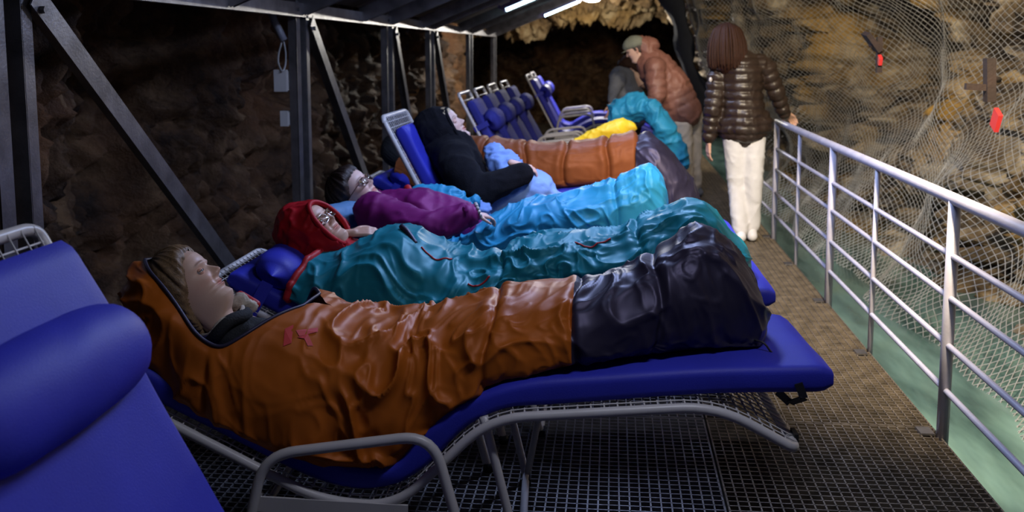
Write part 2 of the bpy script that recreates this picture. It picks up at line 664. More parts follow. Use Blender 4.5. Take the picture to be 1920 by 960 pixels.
floor = thing('floor', 'open steel grating walkway of rectangular panels under the loungers', 'floor', (0, 0, 0))
floor['kind'] = 'structure'
PITCH = 0.0333
cols = [(-2.25, -0.93, M_grate), (-0.92, 0.365, M_grate), (0.375, 1.22, M_grate_warm)]
ys = [0.83 + 0.98 * k for k in range(0, 17)]
for (xa, xb, gm) in cols:
    for k in range(len(ys) - 1):
        ya, yb = ys[k], ys[k + 1] - 0.012
        far = ya > 7.5
        mb = MB()
        for yy in (ya + 0.002, yb - 0.002):
            mb.bar((xa, yy, -0.0165), (xb, yy, -0.0165), 0.006, 0.033)
        for xx in (xa + 0.002, xb - 0.002):
            mb.bar((xx, ya, -0.0165), (xx, yb, -0.0165), 0.006, 0.033)
        pn = mb.build('grating_panel', gm, floor, False)
        mb = MB()
        n = int(round((yb - ya) / PITCH))
        for i in range(1, n):
            yy = ya + (yb - ya) * i / n
            mb.bar((xa, yy, -0.0135), (xb, yy, -0.0135), 0.0048, 0.027)
        n = int(round((xb - xa) / PITCH))
        for i in range(1, n):
            xx = xa + (xb - xa) * i / n
            mb.bar((xx, ya, -0.008), (xx, yb, -0.008), 0.0048, 0.016)
        ba = mb.build('grating_bars', gm, pn, False)
        ba['kind'] = 'stuff'
# carrier beams under the grating, and clips at the railing edge
mb = MB()
for xx in (-0.925, 0.37, RX - 0.04):
    mb.bar((xx, 0.8, -0.10), (xx, 16.5, -0.10), 0.05, 0.13)
mb.build('carrier_beam', M_steel_d, floor, False)
for yy in ys[1:9]:
    mb = MB()
    mb.box((RX - 0.05, yy - 0.06, 0.004), (0.05, 0.07, 0.008))
    mb.build('clamp_plate', M_steel, floor, False)

g = np.meshgrid(np.r_[np.linspace(-8.0, -3.5, 12), np.linspace(-3.4, 1.25, 70)], np.linspace(0.2, 30, 300), indexing='ij')
G = np.stack([g[0], g[1], -0.62 + 0.12 * fbm(P3(g[0] * 1.7, g[1] * 1.7, 3.1), 5, 3)], -1)
struct(MB().grid(G[:, ::-1]).build('cave_ground', M_ground), 'dim brown rocky ground below the steel grating', 'ground')
g = np.meshgrid(np.linspace(1.0, 3.6, 14), np.linspace(0.5, 30, 100), indexing='ij')
G = np.stack([g[0], g[1], -0.34 + 0.004 * fbm(P3(g[0] * 4, g[1] * 2, 0), 2, 8)], -1)
struct(MB().grid(G[:, ::-1]).build('pool_water', M_water), 'shallow teal water beside the railing', 'water')


# ---------------------------------------------------------------- cave rock
def rock_disp(p, seed, amp, big=1.0):
    f1, f2, cid = worley(p * np.array([1.3, 1.1, 1.0]) * big + 0.35 * np.stack([vn(p * 2, seed), vn(p * 2, seed + 1), vn(p * 2, seed + 2)], -1), seed)
    a = (cid - 0.5) * 0.9 - np.exp(-((f2 - f1) / 0.10) ** 2) * 0.55
    f1b, f2b, cb = worley(p * 3.4 * big + 0.5 * np.stack([vn(p * 5, seed + 8), vn(p * 5, seed + 9), vn(p * 5, seed + 10)], -1), seed + 30)
    b = (cb - 0.5) * 0.5 - np.exp(-((f2b - f1b) / 0.10) ** 2) * 0.25
    c = fbm(p * 2.2 * big, 5, seed + 50, 0.55)
    d = fbm(p * 11, 3, seed + 70, 0.6)
    return amp * (a * 0.65 + b * 0.75 + c * 0.95 + d * 0.36)


# left wall: near-vertical, cracked from top to bottom
yy = np.r_[np.linspace(1.2, 9, 330), np.linspace(9.06, 19, 140)]
zz = np.linspace(-0.75, 2.7, 110)
g = np.meshgrid(yy, zz, indexing='ij')
p = np.stack([0 * g[0], g[0] * 1.25, g[1] * 0.62], -1)
D = rock_disp(p, 11, 0.34)
X = -2.72 + D + 0.05 * np.sin(g[0]) - 0.10 * np.clip(g[1] - 1.2, 0, 2) - 0.5 * np.exp(-((g[0] - 6.0) / 0.9) ** 2)
X = np.minimum(X, -2.18)
G = np.stack([X, g[0] + 0.1 * vn(p * 3, 4), g[1]], -1)
struct(MB().grid(G[:, ::-1]).build('wall_left', M_rock_l), 'dark brown cracked rock wall behind the steel posts', 'cave wall')

# right wall: leans over the walkway the further it goes
tt = np.linspace(0, 1, 7)
near = np.array([[2.15, -0.75], [2.25, 0.0], [2.55, 0.8], [2.75, 1.6], [2.7, 2.5], [2.2, 3.4], [1.0, 4.0]])
farp = np.array([[1.9, -0.75], [1.75, 0.0], [1.42, 0.7], [1.0, 1.4], [0.55, 2.2], [0.1, 3.0], [-0.5, 3.8]])


def vault(Y, t, off=0.0):
    k = np.clip((Y - 6.0) / 8.0, 0, 1)
    k = k * k * (3 - 2 * k)
    x = (1 - k) * sinterp(t, tt, near[:, 0], 0.06) + k * sinterp(t, tt, farp[:, 0], 0.06)
    z = (1 - k) * np.interp(t, tt, near[:, 1]) + k * np.interp(t, tt, farp[:, 1])
    return x + off, z


yy = np.r_[np.linspace(2.2, 10, 330), np.linspace(10.06, 17, 120)]
sv = np.linspace(0, 1, 190)
g = np.meshgrid(yy, sv, indexing='ij')
X, Z = vault(g[0], g[1], 0.42)
p = np.stack([X, g[0], Z], -1)
D = rock_disp(p, 41, 0.72, 0.95)
# two hollows that swallow the light
D = D - 1.5 * np.exp(-((g[0] - 9.7) / 0.8) ** 2 - ((Z - 1.45) / 0.5) ** 2) - 0.7 * np.exp(-((g[0] - 5.4) / 0.35) ** 2 - ((Z - 0.75) / 0.3) ** 2)
D = np.where(D > 0.18, 0.18 + 0.35 * (D - 0.18), D)
D = np.minimum(D, 0.36)
G = np.stack([X - D, g[0], Z + 0.08 * vn(p * 2.5, 91)], -1)
struct(MB().grid(G).build('wall_right', M_rock_r), 'ochre and grey rough rock wall behind the wire net', 'cave wall')

# back: dark hollow with a lit overhanging ceiling above
g = np.meshgrid(np.linspace(-7.5, 4.0, 150), np.linspace(-0.8, 4.2, 100), indexing='ij')
p = np.stack([g[0], 0 * g[0] + 21, g[1]], -1)
D = rock_disp(p, 61, 0.6, 0.7)
Y = 28.0 - D
G = np.stack([g[0], Y, g[1]], -1)
struct(MB().grid(G).build('wall_back', M_rock_l), 'dark hollow end of the cave behind the far loungers', 'cave wall')
g = np.meshgrid(np.linspace(-3.6, 2.0, 170), np.linspace(0, 1, 120), indexing='ij')
Yc = 17.4 + 3.0 * g[1]
Zc = 3.0 - 1.25 * g[1] + 0.1 * (g[0] + 1)
p = np.stack([g[0], Yc, Zc], -1)
D = rock_disp(p, 71, 0.55, 0.9)
G = np.stack([g[0], Yc - 0.35 * D, Zc - 0.6 * D], -1)
struct(MB().grid(G[:, ::-1]).build('ceiling', M_rock_b), 'lit golden rock overhang at the far end of the cave', 'cave ceiling')

# ---------------------------------------------------------------- shelter: roof sheets and steel frame
PY = [3.06, 6.12, 8.60, 10.65, 13.6, 16.4]
XR = 0.42
roof = thing('shelter_roof', 'dark sloping sheet roof above the loungers', 'roof', (0, 0, 1.68))
roof['kind'] = 'structure'
e0 = 0.4
k = 0
while e0 < 16.9:
    e1 = min(e0 + 1.5, 17.0)
    mb = MB()
    n = 5
    for i in range(n):
        xa = EX - 0.12 + (XR - EX + 0.12) * i / n
        xb = EX - 0.12 + (XR - EX + 0.12) * (i + 1) / n
        a, b = (xa, (e0 + e1) / 2, roof_z(xa) + 0.13), (xb, (e0 + e1) / 2, roof_z(xb) + 0.13)
        mb.bar(a, b, e1 - e0 - 0.012, 0.012 + 0.004 * (i % 2))
    mb.build('roof_sheet', M_roof, roof, False)
    e0 = e1

frame = thing('shelter_frame', 'galvanised steel shelter frame of posts, braces, eave beam and rafters', 'steel frame', (EX, 3.20, -0.05))


def channel(mb, a, b, w, d, upd, t=0.006):
    """C-profile from a to b: web of width w, flanges of depth d"""
    a, b = np.asarray(a, float), np.asarray(b, float)
    dr = nrm(b - a)
    s = nrm(np.cross(dr, upd))
    u = np.cross(s, dr)
    mb.bar(a, b, w, t, u)
    for q in (-1, 1):
        o = s * q * (w / 2 - t / 2) - u * d / 2
        mb.bar(a + o, b + o, t, d, u)
    return mb


for i, py in enumerate(PY):
    mb = MB()
    # back to back channels, lip towards the walkway
    channel(mb, (EX, py - 0.045, -0.05), (EX, py - 0.045, EZ + 0.06), 0.075, 0.05, (0, 0.0, 1) if False else (1, 0, 0))
    po = mb.build('post', M_steel, frame, False)
    mb = MB()
    channel(mb, (EX - 0.02, py + 0.055, -0.05), (EX - 0.02, py + 0.055, EZ + 0.02), 0.085, 0.06, (0, -1, 0))
    mb.build('post', M_steel, frame, False)
# eave beam in lengths, with visible joints and bolts
eb = [1.2] + PY
for i in range(len(eb) - 1):
    mb = MB()
    channel(mb, (EX + 0.03, eb[i] + 0.004, EZ), (EX + 0.03, eb[i + 1] - 0.004, EZ), 0.085, 0.04, (1, 0, 0))
    mb.build('eave_beam', M_steel, frame, False)
    for q in (-0.14, 0.12):
        mb = MB()
        mb.tube([(EX + 0.03, eb[i + 1] + q, EZ), (EX + 0.046, eb[i + 1] + q, EZ)], 0.013, 6)
        mb.build('bolt', M_steel, frame, False)
# diagonal braces, top at the post, foot towards the back
for (py, ln) in ((3.06, 1.93), (6.12, 1.75), (8.60, 1.15), (10.65, 1.4)):
    mb = MB()
    a = np.array([EX + 0.045, py + 0.10, EZ - 0.06])
    b = np.array([EX + 0.045, py + ln, 0.16])
    mb.bar(a, b, 0.006, 0.088, (0, 0.6, 1))
    mb.bar(a - [0.035, 0, 0.0], b - [0.035, 0, 0.0], 0.07, 0.006, (0, 0.6, 1))
    br = mb.build('brace', M_steel, frame, False)
    mb = MB()
    mb.tube([a + [0, 0.03, -0.05], a + [0.02, 0.03, -0.05]], 0.014, 6)
    mb.build('bolt', M_steel, br, False)
# rafters and purlins
ry = sorted(PY + [4.9, 7.6, 10.0, 12.5, 15.3, 2.0])
for q in ry:
    mb = MB()
    channel(mb, (EX, q, roof_z(EX) + 0.05), (XR, q, roof_z(XR) + 0.05), 0.05, 0.11, (-SL, 0, 1))
    mb.build('rafter', M_steel, frame, False)
for xx in (-1.2, -0.4, 0.38):
    mb = MB()
    mb.bar((xx, 0.6, roof_z(xx) + 0.10), (xx, 16.7, roof_z(xx) + 0.10), 0.04, 0.05, (-SL, 0, 1))
    mb.build('purlin', M_steel_d, frame, False)


# ---------------------------------------------------------------- lamps
def tube_fixture(c, ln, label, group='tube lamps under the roof'):
    c = np.asarray(c, float)
    t = thing('tube_lamp', label, 'lamp', c, group)
    d = nrm((1, 0, SL))
    up_ = nrm((-SL, 0, 1))
    mb = MB()
    mb.bar(c - d * ln / 2 + up_ * 0.03, c + d * ln / 2 + up_ * 0.03, 0.10, 0.05, up_)
    for q in (-1, 1):
        mb.bar(c + d * q * ln / 2 + up_ * 0.03, c + d * q * (ln / 2 + 0.03) + up_ * 0.01, 0.12, 0.10, up_)
    mb.build('housing', M_fixt, t, False)
    mb = MB()
    mb.tube([c - d * (ln / 2 - 0.02) - up_ * 0.015, c + d * (ln / 2 - 0.02) - up_ * 0.015], 0.019, 10)
    mb.build('tube', M_tube, t)
    for q in (-0.3, 0.3):
        MB().bar(c + d * q * ln + up_ * 0.05, c + d * q * ln + up_ * 0.12, 0.03, 0.03, (0, 1, 0)).build('bracket', M_steel, t, False)
    return t


def on_roof(x, y, drop):
    r = fwv + (x - CX) / F * rtv - (y - CY) / F * upv
    # z = EZ+.02+SL*(X-EX)-drop
    t = (EZ + 0.02 - SL * EX - drop - EYE) / (r[2] - SL * r[0])
    return CAM + r * t


c1 = on_roof(1052, 15, 0.06)
tube_fixture(c1, 0.62, 'lit tube lamp on the rafter nearest the golden rock overhang')
c2 = on_roof(990, -1, 0.06)
tube_fixture(c2, 0.62, 'lit tube lamp cut by the top edge, left of the round white lamp')
tube_fixture((0.12, 4.75, 2.46), 1.15, 'lit tube lamp on the roof right above the blue-lit teal sleeping bag')
tube_fixture((-0.2, 7.4, 2.33), 1.15, 'lit tube lamp on the roof above the yellow jacket')
tube_fixture((0.25, 1.9, 2.52), 1.15, 'lit tube lamp on the roof above the empty nearest lounger')
for c, e in ((c1, 7), (c2, 5)):
    light('tube_light', 'AREA', c + np.array([0.02, 0, -0.06]), e, TUBE_BLUE, 0.55, 0.05, c + np.array([0.3, 0, -1.0]))
cl = at(1110, -3, 16.6)
lamp = thing('round_lamp', 'round glowing white lamp hanging at the top of the picture', 'lamp', cl)
t_ = np.linspace(0.05, 1, 8)[:, None]
p_ = np.linspace(0, 2 * PI, 20, endpoint=False)[None, :]
G = np.stack([0.16 * t_ ** 0.6 * np.cos(p_), 0.16 * t_ ** 0.6 * np.sin(p_), 0.10 - 0.10 * t_ + 0 * p_], -1) + cl
MB().grid(G, True).tube([cl + [0, 0, 0.09], cl + [0, 0, 0.5]], 0.012, 8).build('shade', M_steel_d, lamp)
MB().sphere(cl + [0, 0, -0.005], (0.14, 0.14, 0.055), 18, 10).build('bulb', M_lampw, lamp)
light('round_lamp_light', 'POINT', cl + np.array([0, 0, -0.1]), 380, (1.0, 0.95, 0.86), 0.1)
for nm, lc, tg, lb in (('flood_lamp', (0.95, 2.5, 2.95), (2.5, 5.8, 0.9), 'flood lamp over the railing turned to the net'),
                       ('flood_lamp', (0.95, 7.6, 2.9), (1.9, 9.4, 1.5), 'added flood lamp out of view that brightens the net past the standing woman')):
    fl = thing(nm, lb, 'lamp', lc, 'flood lamps over the walkway')
    d = nrm(np.array(tg) - np.array(lc))
    c = np.array(lc) - d * 0.10
    MB().bar(c - d * 0.05, c + d * 0.03, 0.20, 0.16).build('housing', M_steel_d, fl, False)
    MB().tube([c - d * 0.05, c - d * 0.05 + [0, 0, 0.35]], 0.012, 8).build('bracket', M_steel_d, fl)

# ---------------------------------------------------------------- railing
rail = thing('railing', 'grey painted tube railing along the walkway edge', 'railing', (RX, 5.6, 0))
TOP = 0.885
mb = MB()
mb.tube(resample([(RX, 1.6, TOP), (RX, 7.58, TOP)], 0.3), 0.0225, 14)
mb.build('top_rail', M_rail, rail)
for py, r, zt in ((1.72, 0.022, TOP), (3.67, 0.022, TOP), (5.65, 0.022, TOP), (7.58, 0.021, TOP + 0.015), (2.7, 0.0125, TOP), (4.72, 0.0125, TOP), (6.66, 0.0125, TOP)):
    MB().tube([(RX, py, -0.10), (RX, py, zt)], r, 14).build('post', M_rail, rail)
for z in (0.20, 0.37, 0.545, 0.715)[0:3] + (0.70,):
    mb = MB()
    mb.tube(resample([(RX, 1.6, z - 0.02), (RX, 7.58, z - 0.02)], 0.4), 0.0115, 10)
    mb.build('middle_rail', M_rail, rail)
for z in (0.18, 0.35):
    MB().tube([(RX, 7.58, z), (RX, 8.6, z)], 0.0115, 8).build('middle_rail', M_rail, rail)


# ---------------------------------------------------------------- wire net over the right wall
def net_pt(Y, s):
    """s = metres up the net from the water"""
    t = 0.075 + s * 0.175
    x, z = vault(Y, t, 0.0)
    base = np.clip(1 - s / 0.9, 0, 1)
    x = x - 0.36 * base ** 1.5 + 0.0
    p = np.stack([0 * Y, Y * 0.9, s * 0.8], -1)
    x = x + 0.14 * vn(p * 1.3, 5) + 0.05 * vn(p * 3.5, 6) - 0.13 * np.sin(s * 2.0 + Y * 0.8) * np.clip(s, 0, 1)
    # pulled into the rock at the anchors
    for (ay, as_) in ANCH:
        x = x + 0.16 * np.exp(-((Y - ay) / 0.35) ** 2 - ((s - as_) / 0.35) ** 2)
    return np.stack([x, Y + 0.06 * vn(p * 2.2, 7) + 0.10 * np.sin(s * 1.7 + Y), z + 0.03 * vn(p * 3, 8)], -1)


ANCH = [(6.2, 2.05), (4.9, 1.55)]
HS = 0.034
ni, nj = int(10.8 / HS), int(4.6 / HS)
I, J = np.meshgrid(np.arange(ni), np.arange(nj), indexing='ij')
sel = (I + J) % 2 == 0
Yg = 2.2 + I * HS + 0.010 * vn(P3(I * 0.21, J * 0.21, 1), 3)
Sg = J * HS * 0.92 + 0.008 * vn(P3(I * 0.23, J * 0.2, 4), 9)
Q = net_pt(Yg, Sg)
e1 = []
for di in (-1, 1):
    i0 = I[:, :-1]
    j0 = J[:, :-1]
    ok = sel[:, :-1] & (i0 + di >= 0) & (i0 + di < ni)
    e1.append(np.stack([i0[ok], j0[ok], i0[ok] + di, j0[ok] + 1], 1))
E_ = np.concatenate(e1)
A = Q[E_[:, 0], E_[:, 1]]
B = Q[E_[:, 2], E_[:, 3]]
dv = B - A
dn = dv / np.maximum(np.linalg.norm(dv, axis=1, keepdims=True), 1e-9)
s1 = np.cross(dn, np.array([1.0, 0.2, 0.1]))
s1 /= np.linalg.norm(s1, axis=1, keepdims=True)
s2 = np.cross(dn, s1)
r = 0.0028
vv = []
for k in range(3):
    a = 2 * PI * k / 3
    o_ = r * (math.cos(a) * s1 + math.sin(a) * s2)
    vv += [A + o_, B + o_]
V = np.stack(vv, 1).reshape(-1, 3)
n = len(A)
b6 = (np.arange(n) * 6)[:, None]
fc = np.concatenate([b6 + np.array([0, 1, 3, 2]), b6 + np.array([2, 3, 5, 4]), b6 + np.array([4, 5, 1, 0])])
me = bpy.data.meshes.new('wire_net')
me.vertices.add(len(V))
me.vertices.foreach_set('co', V.ravel())
me.loops.add(fc.size)
me.loops.foreach_set('vertex_index', fc.ravel().astype(np.int32))
me.polygons.add(len(fc))
me.polygons.foreach_set('loop_start', np.arange(0, fc.size, 4, dtype=np.int32))
me.update(calc_edges=True)
me.materials.append(M_wire)
net = bpy.data.objects.new('wire_net', me)
COL.objects.link(net)
tag(net, 'galvanised chain-link rockfall net hung over the ochre wall', 'net')
# folded seam lines where two lengths of net meet
for yb, sd in ((5.15, 2),):
    seam = []
    for s in np.linspace(0.4, 4.5, 60):
        seam.append(net_pt(np.array(yb + 0.22 * math.sin(s * 1.4)), np.array(s)) - np.array([0.015, 0, 0]))
    mb = MB()
    for q in range(3):
        mb.tube(np.array(seam) + np.array([0.0, 0.025 * (q - 1), 0]) + 0.012 * np.stack([vn(P3(np.arange(60) * 0.4, q, 1), sd), vn(P3(np.arange(60) * 0.5, q, 2), sd), np.zeros(60)], 1), 0.0035, 5)
    tag(mb.build('net_seam_wire', M_wire), 'gathered lacing wires where two lengths of net overlap' if sd == 2 else 'lacing wires on the far edge of the net', 'wire')
# dark tarpaulin strip along the far edge of the net
st = np.linspace(0.9, 4.4, 30)
Gs = []
for w_ in (0.0, 0.28):
    Gs.append(np.stack([net_pt(np.full(30, 13.0 + w_ * 2), st)[:, 0] - 0.06 - 0.55 * w_, np.full(30, 12.9 + w_), net_pt(np.full(30, 13.0), st)[:, 2] - 0.1 * w_], -1))
G = np.stack([Gs[0], 0.5 * (Gs[0] + Gs[1]) + np.array([-0.03, 0, 0.0]), Gs[1]])
tp = MB().grid(G).build('tarpaulin_strip', M_tarp)
sm = tp.modifiers.new('t', 'SOLIDIFY')
sm.thickness = 0.03
tag(tp, 'dark navy strip running up the far edge of the net', 'tarpaulin')
# anchor plates that pin the net
for (px, py, Yd, lb) in ((1632, 85, 6.1, 'rusty anchor plate with red tag inside the dark hollow of the net'), (1853, 150, 4.8, 'rusty anchor bracket with red tag near the right edge')):
    c = at(px, py, Yd)
    t = thing('rock_anchor', lb, 'anchor', c, 'rock anchors pinning the net')
    big = 1.0
    mb = MB()
    if px < 1700:
        mb.bar(c + [-.03, 0, .07], c + [.05, .02, -.03], 0.03, 0.10, (0, 1, 0))
        mb.bar(c + [.055, .02, .05], c + [.06, .02, -.16], 0.03, 0.035, (0, 1, 0))
    else:
        mb.bar(c + [0, 0, .10], c + [.012, 0, -.10], 0.04, 0.055, (0, 1, 0))
        mb.bar(c + [-.10, 0, -.03], c + [0, 0, -.035], 0.03, 0.03, (0, 1, 0))
    mb.build('plate', M_rust, t, False)
    MB().tube([c + [0.07, 0.06, 0], c + [0.0, 0.0, 0]], 0.014, 8).build('bolt', M_rust, t)
    c2_ = at(px + (17 if px < 1700 else 15), py + (26 if px < 1700 else 75), Yd)
    MB().box(c2_, (0.02, 0.07, 0.045 if px < 1700 else 0.09), Matrix.Rotation(0.5, 3, 'X')).build('red_tag', M_redprint, t, False)['label'] = 'small red tag'

# conduit, cable and boxes on the left wall post
c = at(528, 145, 6.05)
jb = thing('junction_box', 'grey junction box with looped cable beside the second post', 'junction box', c)
bm_ = MB().box(c + [0, 0, -0.02], (0.08, 0.06, 0.135))
bm_.box(c + [0.043, 0, -0.02], (0.008, 0.05, 0.12))
bm_.build('box', M_box, jb, False)
pts = [at(528, 80, 6.05), at(522, 100, 6.05), at(521, 118, 6.05), at(530, 138, 6.0), at(536, 120, 6.05), at(536, 98, 6.05), at(532, 78, 6.05)]
MB().tube(resample(round_poly(pts, 0.06), 0.02), 0.006, 8).build('cable', M_cable, jb)
MB().tube([at(505, 10, 6.05), at(514, 40, 6.05), at(522, 55, 6.05), at(533, 76, 6.05)], 0.024, 10).build('conduit', M_pipe, jb)
c = at(535, 222, 6.05)
sb = MB().box(c, (0.05, 0.05, 0.095)).box(c + [0.028, 0, 0], (0.006, 0.04, 0.08)).build('switch_box', M_box, None, False)
tag(sb, 'small pale box below the junction box on the second post', 'switch box')

# ---------------------------------------------------------------- loungers (built in their own axes: x to the feet, z up)
LYING = [(-1.50, 0.56), (-0.80, 0.195), (-0.595, 0.18), (-0.339, 0.435), (0.266, 0.479), (0.481, 0.361)]
LYING_M = [(-1.42, 0.575), (-0.775, 0.247), (-0.60, 0.238), (-0.375, 0.478), (0.25, 0.535), (0.58, 0.543)]
UP = [(-1.42, 1.05), (-0.98, 0.21), (-0.80, 0.17), (-0.42, 0.38), (0.10, 0.28), (0.35, 0.15)]
UP_M = [(-1.335, 0.99), (-0.945, 0.262), (-0.80, 0.225), (-0.43, 0.432), (0.12, 0.335), (0.44, 0.18)]
HW = 0.312


def path_frame(pts, r, step):
    p = resample(round_poly([np.array(q) for q in pts], r, 7), step)
    T = np.gradient(p, axis=0)
    T /= np.linalg.norm(T, axis=1, keepdims=True)
    Nn = np.stack([-T[:, 1], T[:, 0]], 1)
    return p, T, Nn


def mattress_mesh(pts, hw, ht, seed):
    p, T, Nn = path_frame(pts, 0.14, 0.022)
    # rounded rectangle section
    sec = []
    rr = 0.022
    for cx_, cz_, a0 in ((hw - rr, ht - rr, 0), (-hw + rr, ht - rr, 90), (-hw + rr, -ht + rr, 180), (hw - rr, -ht + rr, 270)):
        for a in np.linspace(a0, a0 + 90, 5):
            sec.append((cx_ + rr * math.cos(math.radians(a)), cz_ + rr * math.sin(math.radians(a))))
    full = []
    for i in range(len(sec)):
        a, b = np.array(sec[i]), np.array(sec[(i + 1) % len(sec)])
        nsub = 14 if abs(a[0] - b[0]) > 0.1 else 1
        for t in range(nsub):
            full.append(a + (b - a) * t / nsub)
    sec = np.array(full)
    N = len(p)
    s = np.arange(N) * 0.022
    end = np.minimum(np.arange(N), np.arange(N)[::-1]).astype(float)
    squeeze = np.clip(0.55 + 0.45 * np.sqrt(np.clip(end / 1.5, 0, 1)), 0, 1)
    curv = np.linalg.norm(np.gradient(T, axis=0), axis=1)
    pinch = 1 - np.clip(curv * 2.2, 0, 0.25)
    G = np.zeros((N, len(sec), 3))
    for i in range(N):
        y = sec[:, 0] * (1 - 0.03 * (1 - squeeze[i]))
        z = sec[:, 1] * squeeze[i] * pinch[i]
        puff = 0.006 * (1 - (sec[:, 0] / hw) ** 2) * np.sign(sec[:, 1])
        z = z + puff * squeeze[i] + 0.005 * vn(P3(np.full(len(sec), s[i] * 5), sec[:, 0] * 5, seed), 3) * (sec[:, 1] > 0)
        G[i, :, 0] = p[i, 0] + Nn[i, 0] * z
        G[i, :, 2] = p[i, 1] + Nn[i, 1] * z
        G[i, :, 1] = y
    mb = MB().grid(G, True)
    mb.f.append(tuple(range(len(sec))))
    mb.f.append(tuple((N - 1) * len(sec) + k for k in range(len(sec)))[::-1])
    mb.m += [0, 0]
    return mb


def bolster(c, L, r, tilt, seed, squash=0.85):
    """fat rounded pillow lying across the mattress; c in lounger axes"""
    n, m = 22, 26
    t = np.linspace(-1, 1, n)
    a = np.linspace(0, 2 * PI, m, endpoint=False)
    G = np.zeros((n, m, 3))
    for i in range(n):
        e = (1 - abs(t[i]) ** 7) ** 0.5 if abs(t[i]) < 1 else 0.02
        e = max(e, 0.03) * (0.93 + 0.07 * math.cos(t[i] * 2))
        x = r * e * np.cos(a)
        z = r * squash * e * np.sin(a)
        w = 1 + 0.03 * vn(P3(np.cos(a) * 2 + t[i] * 4, np.sin(a) * 2, seed), 2)
        x, z = x * w, z * w
        G[i, :, 0] = c[0] + x * math.cos(tilt) + z * math.sin(tilt)
        G[i, :, 2] = c[1] - x * math.sin(tilt) + z * math.cos(tilt)
        G[i, :, 1] = t[i] * L / 2
    mb = MB().grid(G, True)
    mb.f.append(tuple(range(m)))
    mb.f.append(tuple((n - 1) * m + k for k in range(m))[::-1])
    mb.m += [0, 0]
    return mb


def strap_mesh(pts, y0, y1):
    """loop of webbing around the mattress edge"""
    return None


